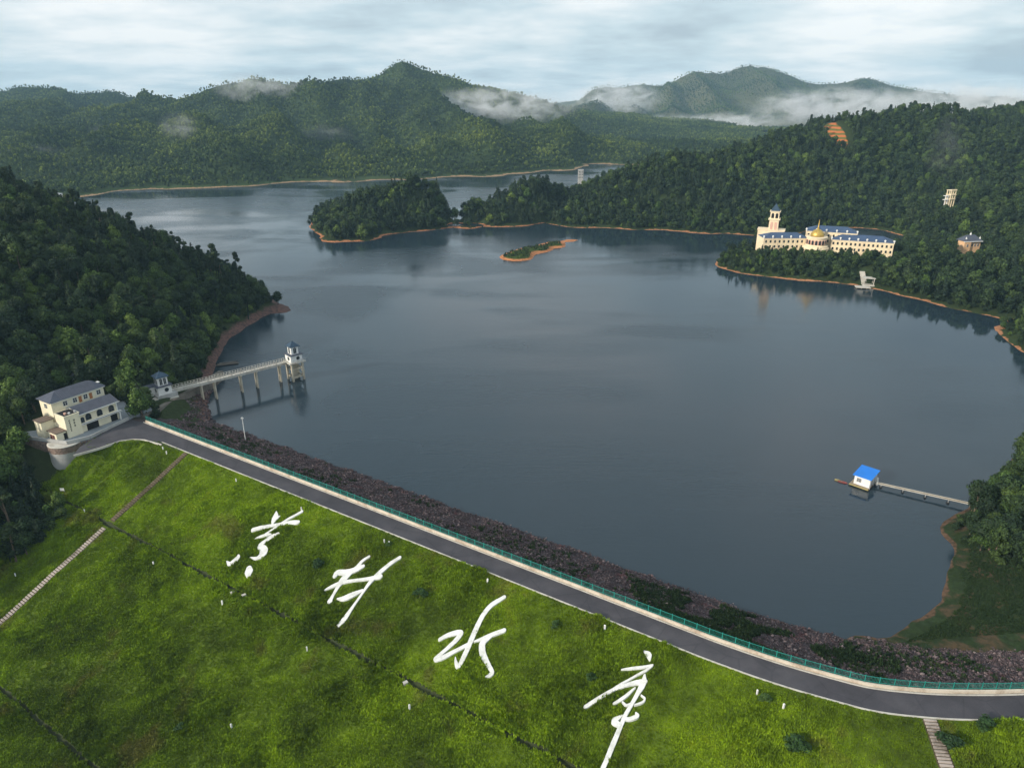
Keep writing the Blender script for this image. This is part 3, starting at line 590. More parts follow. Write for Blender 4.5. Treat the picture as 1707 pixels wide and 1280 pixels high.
specs = [('broad', 9.0, 3.9, 'leaf'), ('broad', 7.5, 3.2, 'leaf'), ('broad', 10.5, 4.2, 'leaf'), ('broad', 8.0, 3.4, 'bright'), ('conif', 11.0, 2.5, 'needle'), ('conif', 9.0, 2.1, 'needle'), ('pine', 11.5, 2.9, 'needle'), ('pine', 9.5, 2.4, 'needle')]
FB = {'broad': blobs_broad, 'conif': blobs_conif, 'pine': blobs_pine}
for i, (k, h, r, mt) in enumerate(specs):
    bl = FB[k](50 + i, h, r); fl = .55 if k == 'pine' else 1.0
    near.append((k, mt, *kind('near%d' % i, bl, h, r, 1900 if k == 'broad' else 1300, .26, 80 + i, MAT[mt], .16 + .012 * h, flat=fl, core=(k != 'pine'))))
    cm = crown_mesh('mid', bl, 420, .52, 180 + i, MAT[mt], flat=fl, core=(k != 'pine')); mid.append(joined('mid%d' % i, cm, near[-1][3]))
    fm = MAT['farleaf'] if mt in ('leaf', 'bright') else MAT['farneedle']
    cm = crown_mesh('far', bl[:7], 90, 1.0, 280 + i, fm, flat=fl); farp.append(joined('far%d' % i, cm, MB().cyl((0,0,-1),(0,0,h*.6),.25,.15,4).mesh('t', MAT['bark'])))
nearj = [joined('nearj%d' % i, a[2], a[3]) for i, a in enumerate(near)]

def gn_scatter(name, P, rot, scl, idx, meshes):
    """one object whose points carry instances of MESHES (kept as its own geometry)"""
    me = bpy.data.meshes.new(name); me.from_pydata([tuple(p) for p in P], [], []); n = len(P)
    a = me.attributes.new('scl', 'FLOAT_VECTOR', 'POINT'); a.data.foreach_set('vector', np.asarray(scl, np.float32).ravel())
    a = me.attributes.new('rot', 'FLOAT_VECTOR', 'POINT'); a.data.foreach_set('vector', np.asarray(rot, np.float32).ravel())
    a = me.attributes.new('idx', 'INT', 'POINT'); a.data.foreach_set('value', np.asarray(idx, np.int32))
    o = link(bpy.data.objects.new(name, me)); g = bpy.data.node_groups.new(name + '_nodes', 'GeometryNodeTree')
    g.interface.new_socket('Geometry', in_out='INPUT', socket_type='NodeSocketGeometry'); g.interface.new_socket('Geometry', in_out='OUTPUT', socket_type='NodeSocketGeometry')
    N = g.nodes; L = g.links; gi = N.new('NodeGroupInput'); go = N.new('NodeGroupOutput'); ip = N.new('GeometryNodeInstanceOnPoints'); g2 = N.new('GeometryNodeGeometryToInstance')
    for m in reversed(meshes):
        so = bpy.data.objects.new(name + '_source', m); oi = N.new('GeometryNodeObjectInfo'); oi.inputs['Object'].default_value = so; oi.inputs['As Instance'].default_value = False
        L.new(oi.outputs['Geometry'], g2.inputs[0])
    def attr(nm, t):
        x = N.new('GeometryNodeInputNamedAttribute'); x.data_type = t; x.inputs['Name'].default_value = nm; return x.outputs['Attribute']
    L.new(gi.outputs[0], ip.inputs['Points']); L.new(g2.outputs[0], ip.inputs['Instance']); ip.inputs['Pick Instance'].default_value = True
    L.new(attr('idx', 'INT'), ip.inputs['Instance Index']); L.new(attr('scl', 'FLOAT_VECTOR'), ip.inputs['Scale'])
    e2r = N.new('FunctionNodeEulerToRotation'); L.new(attr('rot', 'FLOAT_VECTOR'), e2r.inputs[0]); L.new(e2r.outputs[0], ip.inputs['Rotation'])
    L.new(ip.outputs[0], go.inputs[0]); md = o.modifiers.new('scatter', 'NODES'); md.node_group = g
    return o
def jitter(bbox, sp, seed):
    r = np.random.RandomState(seed); x0, x1, y0, y1 = bbox; X, Y = np.meshgrid(np.arange(x0, x1, sp), np.arange(y0, y1, sp)); X[::2] += sp / 2
    return X.ravel() + r.uniform(-.42, .42, X.size) * sp, Y.ravel() + r.uniform(-.42, .42, X.size) * sp, r
def frustum(x, y, z, m=130):
    px, py, w = proj(x, y, z + 5); return (px > -m) & (px < 1707 + m) & (py < 1280 + m) & (w > 5)
def facing(L, x, y, z, e=6.0, lim=0.10):
    gx = (L.h(x + e, y) - L.h(x - e, y)) / (2 * e); gy = (L.h(x, y + e) - L.h(x, y - e)) / (2 * e)
    vx, vy, vz = -x, -y, CAM_H - z; l = np.sqrt(vx * vx + vy * vy + vz * vz); nl = np.sqrt(gx * gx + gy * gy + 1)
    return (-gx * vx - gy * vy + vz) / (l * nl) > -lim
def forest(L, sp, seed, zmin, probs, smin, smax, mask=None, cull=False, zrag=1.0):
    x, y, r = jitter(L.bbox, sp, seed); z = L.h(x, y)
    k = ((z > zmin + zrag * r.rand(len(x)) ** 2 * 2) | (y < 176) & (x < -60)) & frustum(x, y, z)
    if mask is not None: k &= mask(x, y, z)
    x, y, z = x[k], y[k], z[k]
    if cull: k = facing(L, x, y, z); x, y, z = x[k], y[k], z[k]
    n = len(x); patch = fbm(x, y, 60, 3, 40); u = np.clip(r.rand(n) * .75 + (patch - .5) * 1.1 + .12, 0, .9999)
    idx = np.searchsorted(np.cumsum(probs), u * sum(probs)); idx = np.clip(idx, 0, len(probs) - 1)
    s = r.uniform(smin, smax, n); sc = np.stack([s * r.uniform(.85, 1.15, n), s * r.uniform(.85, 1.15, n), s * r.uniform(.85, 1.2, n)], 1)
    rot = np.stack([r.uniform(-.06, .06, n), r.uniform(-.06, .06, n), r.uniform(0, 6.28, n)], 1)
    return np.stack([x, y, z - .25], 1), rot, sc, idx
def visible(P, margin=14.0, nb=2600):
    """which of the points P stand clear of the ground in front of them as seen from the valley viewpoint (with a generous margin)"""
    az = np.arctan2(P[:, 0], P[:, 1]); b = ((az + 1.0) / 2.0 * nb).astype(int); r = np.hypot(P[:, 0], P[:, 1]); el = (P[:, 2] - CAM_H) / r; top = (P[:, 2] + margin - CAM_H) / r
    o = np.lexsort((r, b)); keep = np.zeros(len(P), bool); cur = -1; m = -9.0
    for i in o:
        if b[i] != cur: cur = b[i]; m = -9.0
        if top[i] > m: keep[i] = True
        if el[i] > m: m = el[i]
    return keep
ALLP = [.22, .16, .14, .10, .13, .09, .09, .07]

def inpoly(x, y, poly):
    c = np.zeros(len(x), bool); n = len(poly)
    for i in range(n):
        (x1, y1), (x2, y2) = poly[i][:2], poly[(i + 1) % n][:2]
        c ^= ((y1 > y) != (y2 > y)) & (x < (x2 - x1) * (y - y1) / (y2 - y1 + 1e-9) + x1)
    return c
# cleared ground round the office, the bridge house and the ramp
OFF = [(-101, 160), (-112, 156), (-118, 157), (-125, 163), (-128, 174), (-124, 185), (-113, 188), (-104, 181), (-97, 176)]
def left_mask(x, y, z):
    s_, d_ = to_sd(x, y); onface = (d_ > 3) & (d_ < 80) & (s_ > 12 + 0.05 * d_); onface |= (d_ > 0) & (d_ < 27) & (s_ > -9)
    strip_ = (d_ > -26) & (d_ < 1) & (s_ > -3) & (s_ < 60)
    hx, hy = S(272, 655, 7)[:2]
    px, py, _ = proj(x, y, z)
    return ~(inpoly(x, y, OFF) | onface | strip_ | (np.hypot(x - hx, y - hy) < 6.0) | ((px > 262) & (py > 645 - (px - 285) * .28) & (px < 520) & (y > 178)))
P, Rt, Sc, Ix = forest(left, 4.1, 11, 1.2, ALLP, .45, 1.1, left_mask)
# taller lone pines on the crest line
px_, py_, pw_ = proj(P[:, 0], P[:, 1], P[:, 2]); dist = np.linalg.norm(P - O3, axis=1)
ridge = (P[:, 1] > 285) & (rng.rand(len(P)) < .35); Ix[ridge] = rng.choice([5, 6, 7], ridge.sum()); Sc[ridge, 2] *= 1.2; Sc[ridge, :2] *= .85
RB = [(94, 131), (96, 118), (99, 110), (104, 105.5), (112, 103), (140, 98), (280, 101), (280, 240), (150, 190), (135, 172), (108, 145), (96, 135)]
P2, R2, S2, I2 = forest(right, 3.0, 12, .8, [.3, .25, .14, .2, .02, .02, .04, .03], .5, .95, lambda x, y, z: inpoly(x, y, RB), False, .3)
PP = np.concatenate([P, P2]); RR = np.concatenate([Rt, R2]); SS_ = np.concatenate([Sc, S2]); II = np.concatenate([Ix, I2]); LR = np.concatenate([np.zeros(len(P), int), np.ones(len(P2), int)])
px_, py_, pw_ = proj(PP[:, 0], PP[:, 1], PP[:, 2] + 6)
inframe = (px_ > 5) & (px_ < 1700) & (py_ > 5) & (py_ < 1275)
# crowns in front hide those behind: keep as individuals the ones whose top stands clear
order = np.argsort(pw_); top = order[inframe[order]][:285]; isind = np.zeros(len(PP), bool); isind[top] = True
KN = {'broad': 'broadleaf_tree', 'conif': 'conifer_tree', 'pine': 'pine_tree'}
def tree_label(k, mt, side, i):
    look = {'broad': 'round dark green broadleaf tree', 'conif': 'slim dark pointed conifer', 'pine': 'open-crowned pine'}[k]
    if mt == 'bright': look = 'light yellow-green broadleaf tree'
    x, y = px_[i], py_[i]
    if side: where = 'on the right bank above the gangway' if y < 850 else 'on the right bank below the gangway'
    elif PP[i][1] < 166: where = 'in the hollow below the round tower' if x > 60 else 'in the hollow at the left edge'
    else: where = ('low on the left hillside' if y > 570 else 'halfway up the left hillside' if y > 470 else 'high on the left hillside') + (' at the picture edge' if x < 90 else ' above the office' if x < 200 else ' above the footbridge' if x < 330 else ' towards the rocky point')
    return look + ' ' + where
for i in top:
    k, mt, cm, tm = near[II[i]]
    e = empty(KN[k], PP[i]); e.rotation_euler = RR[i]; e.scale = SS_[i]
    lb = tree_label(k, mt, LR[i], i); tag(e, lb, 'tree', lb)
    inst('trunk', tm, e); inst('crown', cm, e)
k = ~isind
tag(gn_scatter('forest_on_near_slopes', PP[k], RR[k], SS_[k], II[k], nearj), 'dense mixed forest covering the near slopes beside the lake', 'forest', None, 'stuff')
# lone pines standing clear of the canopy along the crest of the left hill
for n_, (px0, py0, sc, w_) in enumerate([(118, 345, .9, 'highest on the left hill crest near the picture edge'), (165, 362, 1.25, 'tallest of the lone pines on the left hill crest'), (190, 372, 1.0, 'just right of the tallest crest pine'), (218, 388, .75, 'small and leaning on the upper left hill crest'), (255, 402, .9, 'alone midway along the left hill crest'), (300, 422, 1.1, 'thin and tall midway down the left hill crest'), (322, 430, .85, 'right of the thin tall crest pine'), (350, 446, 1.0, 'low on the left hill crest, left of a pair'), (368, 455, 1.05, 'low on the left hill crest, right of a pair'), (425, 495, .7, 'lowest on the crest above the rocky point')]):
    Y_ = 296.0; p = aty(px0, py0, Y_); z_ = float(left.h(np.array([p[0]]), np.array([Y_]))[0]); k, mt, cm, tm = near[6 + n_ % 2]
    e = empty('pine_tree', (p[0], Y_, z_)); hh = max(6.0, (p[2] - z_) + 5.5 * sc) / (11.5 if n_ % 2 == 0 else 9.5); e.scale = (.62 * sc, .62 * sc, hh); e.rotation_euler = (rng.uniform(-.05, .05), rng.uniform(-.06, .06), n_ * 1.7)
    tag(e, 'lone dark pine ' + w_, 'tree', 'lone pines along the left hill crest'); inst('trunk', tm, e); inst('crown', cm, e)
# undergrowth between the trunks
def undergrowth(name, L, sp, seed, zmin, mask, label, smin=.25, smax=.5, protos=None):
    a = forest(L, sp, seed, zmin, [.4, .3, .1, .2], smin, smax, mask, False, .4); a[0][:, 2] -= .6
    tag(gn_scatter(name, *a, protos or mid[:4]), label, 'undergrowth', None, 'stuff')
undergrowth('undergrowth_left', left, 2.6, 21, 1.6, left_mask, 'dark scrub filling the gaps between the hillside trees')
undergrowth('undergrowth_right', right, 1.9, 22, .6, lambda x, y, z: inpoly(x, y, RB), 'low scrub under the trees on the right bank', .2, .38)
# hotel hill, island, islet
HOTEL_A, HOTEL_B = np.array([136.0, 401.0]), np.array([199.0, 376.5])
def hotel_mask(x, y, z):
    hot = inpoly(x, y, [(130, 396), (158, 384), (176, 373), (200, 364), (209, 379), (185, 398), (170, 412), (140, 416)])
    px, py, _ = proj(x, y, z)
    cott = (np.hypot(x - T(1615, 420, 400)[0], y - 404) < 11); tw = np.hypot(x - T(1583, 335, 470)[0], y - 472) < 7
    cl = np.linalg.norm((np.stack([x, y, z], 1) - np.array(CLEAR)) * np.array([2.2, .75, .6]), axis=1) < 21
    jet = (np.abs(px - 1442) < 12) & (np.abs(py - 470) < 22)
    return ~(hot | cott | tw | cl | jet | ((px > 1590) & (px < 1640) & (py > 398) & (py < 440)))
a = forest(hotelhill, 4.4, 31, .4, [.24, .18, .16, .04, .13, .09, .09, .07], .5, .95, hotel_mask, False, .8)
pxx, pyy, pww = proj(a[0][:, 0], a[0][:, 1], a[0][:, 2])
front = (pyy > 405) & (pxx < 1500) & (pxx > 1200); a[2][front] *= .80
tag(gn_scatter('forest_on_hotel_hill', *a, mid), 'thick green forest round the hotel and up the hill', 'forest', None, 'stuff')
a = forest(hotelhill, 3.0, 33, .3, [.4, .3, .1, .2], .25, .45, lambda x, y, z: hotel_mask(x, y, z) & (z < 14), False, .3)
tag(gn_scatter('shore_scrub', *a, mid[:4]), 'low green scrub along the far shore', 'undergrowth', None, 'stuff')
a = forest(island, 3.8, 32, .4, [.22, .16, .14, .05, .16, .12, .09, .07], .6, 1.05, None, False, .6)
tag(gn_scatter('forest_on_island', *a, mid), 'dense dark forest on the island in mid lake', 'forest', None, 'stuff')
a = forest(islet, 1.7, 34, .65, [.4, .3, .1, .2], .10, .2, None, False, .15)
tag(gn_scatter('islet_scrub', *a, mid[:4]), 'low scrub on the small islet', 'undergrowth', None, 'stuff')
# mountains
def m_mask(x, y, z):
    return z > -5
a = forest(mount, 4.4, 35, 1.0, ALLP, .38, .72, m_mask, True, .8); k = visible(a[0]); a = tuple(q[k] for q in a)
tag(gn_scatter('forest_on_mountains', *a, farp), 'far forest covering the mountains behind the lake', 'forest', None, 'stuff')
a = forest(far, 7.6, 36, 4.0, ALLP, .5, .85, None, True, .5); k = visible(a[0]); a = tuple(q[k] for q in a)
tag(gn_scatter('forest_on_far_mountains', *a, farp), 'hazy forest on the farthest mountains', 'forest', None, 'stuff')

# ------------------------------------------------------------------ grass, stones, scrub on the dam
def tuft_mesh(seed, n=15, h=.42, w=.05, spread=.34):
    q = np.random.RandomState(seed); V = []; F = []; tone = []
    for i in range(n):
        a = q.rand() * 6.28; r = spread * math.sqrt(q.rand()); x, y = r * math.cos(a), r * math.sin(a); b = q.rand() * 6.28; hh = h * q.uniform(.5, 1.25); l = q.uniform(.1, .45) * hh
        dx, dy = math.cos(b), math.sin(b); ww = w * q.uniform(.7, 1.6); k = len(V)
        V += [(x - dy * ww, y + dx * ww, -.05), (x + dy * ww, y - dx * ww, -.05), (x + dx * l * .4 + dy * ww, y + dy * l * .4 - dx * ww, hh * .6), (x + dx * l * .4 - dy * ww, y + dy * l * .4 + dx * ww, hh * .6), (x + dx * l, y + dy * l, hh)]
        F += [(k, k + 1, k + 2, k + 3), (k + 3, k + 2, k + 4)]; t = q.rand(); tone += [t * .8, t]
    m = bpy.data.meshes.new('tuft'); m.from_pydata(V, [], F); m.materials.append(MAT['tuft'])
    at = m.attributes.new('tone', 'FLOAT', 'FACE'); at.data.foreach_set('value', np.array(tone, np.float32)); return m
TUFTS = [tuft_mesh(i, 15, h) for i, h in enumerate((.34, .42, .5, .62))] + [tuft_mesh(9, 22, .8, .06, .4)]

# ---- the four big white characters on the slope: strokes traced as (x, y, width) in enlarged views of the photo
CHARS = []
def zpts(L, ox, oy, k): return [[(ox + x / k, oy + y / k, w / k) for x, y, w in st] for st in L]
CHARS.append(zpts([
    [(573, 160, 8), (566, 200, 44), (552, 232, 36), (541, 258, 14)], [(600, 196, 8), (578, 212, 26)],
    [(390, 302, 34), (480, 282, 30), (580, 264, 26), (680, 248, 34), (742, 246, 34)],
    [(775, 160, 22), (660, 225, 22), (560, 292, 17), (480, 345, 17)], [(408, 376, 10), (440, 362, 24), (500, 346, 26), (530, 340, 10)],
    [(588, 338, 26), (535, 362, 38), (480, 400, 34), (448, 432, 44), (470, 462, 62), (468, 495, 58), (420, 528, 28), (366, 522, 6)],
    [(182, 556, 8), (206, 574, 34), (240, 555, 46), (268, 522, 36), (274, 500, 12)], [(356, 606, 40), (356, 636, 62), (354, 664, 38)]], 340, 820, 4.742))
CHARS.append(zpts([
    [(1305, 516, 22), (1250, 552, 26), (1210, 600, 36), (1150, 648, 44), (1100, 700, 58), (1066, 745, 36), (1022, 820, 24), (996, 868, 42)],
    [(1256, 592, 34), (1190, 622, 48), (1120, 640, 50), (1060, 640, 46), (1036, 668, 36)],
    [(955, 782, 8), (1010, 755, 28), (1090, 722, 34), (1180, 706, 24), (1300, 690, 28), (1392, 674, 44)],
    [(1548, 522, 28), (1470, 572, 34), (1390, 642, 38), (1320, 712, 32), (1262, 790, 22), (1180, 912, 24), (1112, 1008, 40), (1066, 1056, 34)],
    [(1055, 850, 10), (1110, 848, 44), (1180, 816, 46), (1250, 782, 24)]], 340, 820, 4.742))
CHARS.append(zpts([
    [(622, 140, 28), (545, 190, 34), (492, 250, 34), (440, 350, 36), (402, 440, 38), (362, 530, 34), (326, 592, 30), (310, 562, 20), (307, 530, 6)],
    [(206, 412, 24), (270, 380, 32), (342, 370, 36), (310, 420, 34), (240, 485, 28), (178, 542, 30), (232, 528, 32), (300, 492, 28), (392, 450, 24)],
    [(432, 432, 14), (520, 396, 28), (622, 356, 30)], [(540, 392, 24), (484, 440, 44), (484, 505, 44), (518, 575, 32), (546, 625, 26), (530, 645, 30), (502, 656, 6)]], 680, 960, 3.8795))
CHARS.append(zpts([
    [(1528, 490, 10), (1556, 512, 40), (1564, 546, 14)], [(1380, 608, 5), (1450, 601, 18), (1530, 593, 20), (1582, 580, 12)],
    [(1578, 588, 12), (1540, 616, 18), (1460, 656, 14), (1380, 702, 18), (1320, 742, 26), (1220, 802, 28), (1148, 848, 28)],
    [(1352, 732, 16), (1430, 702, 28), (1500, 690, 36), (1536, 688, 28)],
    [(1530, 648, 16), (1520, 700, 44), (1480, 772, 30), (1440, 842, 28), (1404, 905, 30), (1384, 950, 30), (1362, 1002, 34), (1322, 1100, 38), (1282, 1200, 36), (1240, 1290, 36)],
    [(1468, 728, 12), (1402, 785, 24), (1332, 828, 18)], [(1508, 774, 8), (1532, 796, 12), (1516, 820, 16), (1468, 836, 12)], [(1388, 818, 12), (1412, 838, 14), (1442, 826, 10)],
    [(1474, 888, 12), (1482, 908, 30), (1440, 926, 26), (1400, 926, 20)], [(1384, 904, 12), (1334, 940, 44), (1364, 962, 36)]], 680, 960, 3.8795))
def resample(P, n=7):
    P = [np.array(p) for p in P]; P = [2 * P[0] - P[1]] + P + [2 * P[-1] - P[-2]]; out = []
    for i in range(1, len(P) - 2):
        a, b, c, d = P[i - 1:i + 3]
        for k in range(n): t = k / n; out.append(0.5 * (2 * b + (c - a) * t + (2 * a - 5 * b + 4 * c - d) * t * t + (3 * b - a - 3 * c + d) * t ** 3))
    out.append(P[-2]); return np.array(out)
STROKES = []     # centre lines on the slope in (s, d) with half widths, used to keep the grass short there
CHAR_LABEL = ['white cursive character with a loose dot, nearest the long stairs', 'white cursive character with a crossed sweep, second from the long stairs', 'white cursive character of three bold strokes, third from the long stairs', 'white cursive character with a long tail, nearest the right end of the dam']
for ci, strokes in enumerate(CHARS):
    root = None
    for si, st in enumerate(strokes):
        Q = resample(st); SD = []
        for x, y, w_ in Q:
            a = hitdam(x, y); b = hitdam(x + 5, y); c = hitdam(x, y + 5)
            m_ = (.75 * math.hypot(b[0] - a[0], b[1] - a[1]) + .25 * math.hypot(c[0] - a[0], c[1] - a[1])) / 5     # metres per pixel on the slope
            SD.append((a[0], a[1], max(w_, 1.0) * m_ * .44))
        SD = np.array(SD); SD[1:-1, :2] = .25 * SD[:-2, :2] + .5 * SD[1:-1, :2] + .25 * SD[2:, :2]; STROKES.append(SD)
        t = np.gradient(SD[:, :2], axis=0); t /= np.linalg.norm(t, axis=1)[:, None] + 1e-9; nrm = np.stack([-t[:, 1], t[:, 0]], 1)
        wob = 1 + .10 * (rng.rand(len(SD)) - .5)
        Lp = SD[:, :2] + nrm * (SD[:, 2] * wob)[:, None]; Rp = SD[:, :2] - nrm * (SD[:, 2] * wob[::-1])[:, None]
        def cap(c, r, d):   # round end
            a0 = math.atan2(d[1], d[0]); return [(c[0] + r * math.cos(a0 + q), c[1] + r * math.sin(a0 + q)) for q in np.linspace(1.2, -1.2, 5)]
        poly = list(map(tuple, Lp)) + cap(SD[-1, :2], SD[-1, 2], t[-1]) + list(map(tuple, Rp[::-1])) + cap(SD[0, :2], SD[0, 2], -t[0])
        n = len(SD); hgt = .22 + .010 * si; mb = MB()
        top_ = [tuple(onface(p[0], p[1], hgt)) for p in np.concatenate([Lp, Rp])]; low_ = [tuple(onface(p[0], p[1], -.4)) for p in np.concatenate([Lp, Rp])]
        F = [(i, i + 1, n + i + 1, n + i) for i in range(n - 1)] + [(2*n+i, 2*n+i+1, i+1, i) for i in range(n-1)] + [(n+i, n+i+1, 3*n+i+1, 3*n+i) for i in range(n-1)]
        mb.add(top_ + low_, F)
        for c_, r_, d_, e0, e1 in ((SD[-1, :2], SD[-1, 2], t[-1], 0, 0), (SD[0, :2], SD[0, 2], -t[0], 0, 0)):
            cp = cap(c_, r_, d_); cp = [tuple(c_ + np.array([-d_[1], d_[0]]) * r_)] + cp + [tuple(c_ - np.array([-d_[1], d_[0]]) * r_)]
            tp = [tuple(onface(p[0], p[1], hgt)) for p in cp]; lw = [tuple(onface(p[0], p[1], -.4)) for p in cp]; k = len(cp)
            mb.add(tp + lw, [tuple(range(k))] + [(i, k + i, k + i + 1, i + 1) for i in range(k - 1)])
        if root is None:
            root = empty('painted_character', sd(SD[0, 0], SD[0, 1])); tag(root, CHAR_LABEL[ci], 'character', 'white characters laid out on the grass slope')
        ob = mb.build('stroke', MAT['letter']); ob.location = -Vector(root.location); ob.parent = root
        bm = bmesh.new(); bm.from_mesh(ob.data); bmesh.ops.recalc_face_normals(bm, faces=bm.faces); bm.to_mesh(ob.data); bm.free()

STAIR_S = 25.4
_rs = hitdam(1550, 1200)[0]; _rs2 = hitdam(1578, 1278)
def stair_right(d): return _rs + (_rs2[0] - _rs) * (d - ROADW) / max(_rs2[1] - ROADW, 1)
def near_stroke(s, d, m=.30):
    k = np.zeros(len(s), bool)
    for SD in STROKES:
        bb = (s > SD[:, 0].min() - 2) & (s < SD[:, 0].max() + 2) & (d > SD[:, 1].min() - 2) & (d < SD[:, 1].max() + 2); j = np.where(bb)[0]
        if len(j): k[j] |= (((s[j][:, None] - SD[None, :, 0]) ** 2 + (d[j][:, None] - SD[None, :, 1]) ** 2) < (SD[None, :, 2] + m) ** 2).any(1)
    return k
def grass():
    n = 300000; s = rng.uniform(-12, 215, n); d = rng.uniform(ROADW + .35, 72, n); k = d > crest_edge(s) - .05; s, d = s[k], d[k]
    k = ~((np.abs(s - STAIR_S) < 1.0) & (d < 75)) & ~((np.abs(s - stair_right(d)) < 1.1)) & (np.abs(d - ditch_d(s)) > .40) & (np.abs(d - DITCH2) > .40)
    s, d = s[k], d[k]; P = sd(s, d); k = frustum(P[:, 0], P[:, 1], P[:, 2], 40); s, d, P = s[k], d[k], P[k]
    k = ~near_stroke(s, d); s, d, P = s[k], d[k], P[k]; n = len(s); x, y = P[:, 0], P[:, 1]
    P[:, 2] += (fbm(x, y, 6.0, 4, 20) - .5) * np.clip((d - crest_edge(s)) / 2.5, 0, 1) * 0.45 - .05
    tall = fbm(x, y, 7, 4, 70) + .55 * np.exp(-np.abs(d - ditch_d(s)) / 1.2) * .5 + .2 * (rng.rand(n) - .5)
    idx = np.clip(((tall - .30) * 9).astype(int), 0, 4); sc = rng.uniform(.55, .95, n)[:, None] * np.array([1.05, 1.05, .8]) * (0.75 + .9 * np.clip(tall - .35, 0, 1))[:, None]
    rot = np.stack([rng.uniform(-.15, .15, n), rng.uniform(-.15, .15, n), rng.uniform(0, 6.28, n)], 1)
    tag(gn_scatter('grass', P, rot, sc, idx, TUFTS), 'long green and olive grass covering the dam slope', 'grass', None, 'stuff')
    # grass on the flat by the shore and on the crown of the stone bank
    n = 30000; x = rng.uniform(58, 130, n); y = rng.uniform(86, 128, n); z = right.h(x, y); k = (z > .7) & frustum(x, y, z, 40) & (to_sd(x, y)[1] < -17.5); x, y, z = x[k], y[k], z[k]; n = len(x)
    rot = np.stack([rng.uniform(-.2, .2, n), rng.uniform(-.2, .2, n), rng.uniform(0, 6.28, n)], 1); sc = rng.uniform(.35, .8, (n, 1)) * np.ones((1, 3))
    tag(gn_scatter('shore_grass', np.stack([x, y, z], 1), rot, sc, rng.randint(0, 4, n), SHORET), 'short dark green grass on the flat beside the shore', 'grass', None, 'stuff')
def mat_shore():
    m = NT('shore_grass_blade'); at = m.n('ShaderNodeAttribute', attribute_name='tone'); w_ = m.noise(.2, 3)
    f = m.math('ADD', m.math('MULTIPLY', at.outputs['Fac'], .4), m.math('MULTIPLY', w_, .6))
    m.base(m.ramp(f, [(.25, (.016, .032, .012)), (.5, (.024, .048, .016)), (.8, (.050, .062, .022))])).rough(.8, .15); return m.m
MAT['shoregrass'] = mat_shore(); SHORET = []
for t_ in TUFTS[:4]:
    c_ = t_.copy(); c_.materials.clear(); c_.materials.append(MAT['shoregrass']); SHORET.append(c_)
grass()
def stone_mesh(seed):
    bm = bmesh.new(); bmesh.ops.create_icosphere(bm, subdivisions=1, radius=1.0); q = np.random.RandomState(seed)
    for v in bm.verts: v.co = v.co * q.uniform(.72, 1.15)
    for v in bm.verts: v.co.z *= .62
    m = bpy.data.meshes.new('stone'); bm.to_mesh(m); bm.free(); m.materials.append(MAT['riprap']); return m
STONES = [stone_mesh(i) for i in range(5)]
def riprap():
    n = 60000; s = rng.uniform(1, 215, n); d = -rng.uniform(1.2, 20.5, n); P = sd(s, d); k = frustum(P[:, 0], P[:, 1], P[:, 2], 30) & (P[:, 2] > -.4); s, d, P = s[k], d[k], P[k]; n = len(s)
    P[:, 2] += (fbm(P[:, 0], P[:, 1], 2.5, 3, 21) - .5) * .8 * smooth(1.2, 3, -d) + rng.uniform(-.05, .1, n)
    sz = rng.uniform(.10, .22, n) * (1 + .9 * (rng.rand(n) < .06)); sc = sz[:, None] * rng.uniform(.8, 1.25, (n, 3))
    tag(gn_scatter('riprap_stones', P, rng.uniform(-.5, 6.28, (n, 3)) * np.array([.3, .3, 1]), sc, rng.randint(0, 5, n), STONES), 'loose purple-brown stones facing the lake side of the dam', 'stones', None, 'stuff')
    # weeds that have taken hold between the stones near the right end
    n = 9000; s = np.concatenate([rng.normal(152, 9, n // 2), rng.normal(168, 12, n // 4), rng.uniform(5, 200, n // 4)]); d = -np.abs(rng.normal(8, 4.2, len(s))) - 1.2
    P = sd(s, d); k = (fbm(P[:, 0], P[:, 1], 9, 3, 77) > .44) & (P[:, 2] > .5); P = P[k]; n = len(P); rot = np.stack([rng.uniform(-.2, .2, n), rng.uniform(-.2, .2, n), rng.uniform(0, 6.28, n)], 1)
    tag(gn_scatter('weeds', P, rot, rng.uniform(.6, 1.3, (n, 1)) * np.ones((1, 3)), rng.randint(0, 4, n), SHORET), 'dark weeds growing between the bank stones', 'weeds', None, 'stuff')
    # rocks on the point by the bridge
    n = 2600; x = rng.uniform(-104, -80, n); y = rng.uniform(176, 214, n); z = left.h(x, y); k = (z > -.3) & (z < 3.2); x, y, z = x[k], y[k], z[k]; n = len(x)
    tag(gn_scatter('shore_rocks', np.stack([x, y, z], 1), rng.uniform(-.5, 6.28, (n, 3)) * np.array([.3, .3, 1]), rng.uniform(.15, .5, (n, 1)) * rng.uniform(.8, 1.2, (n, 3)), rng.randint(0, 5, n), STONES), 'dark rocks on the shore under the bridge', 'stones', None, 'stuff')
    # pale wave-washed stones along the right shore
    return
riprap()

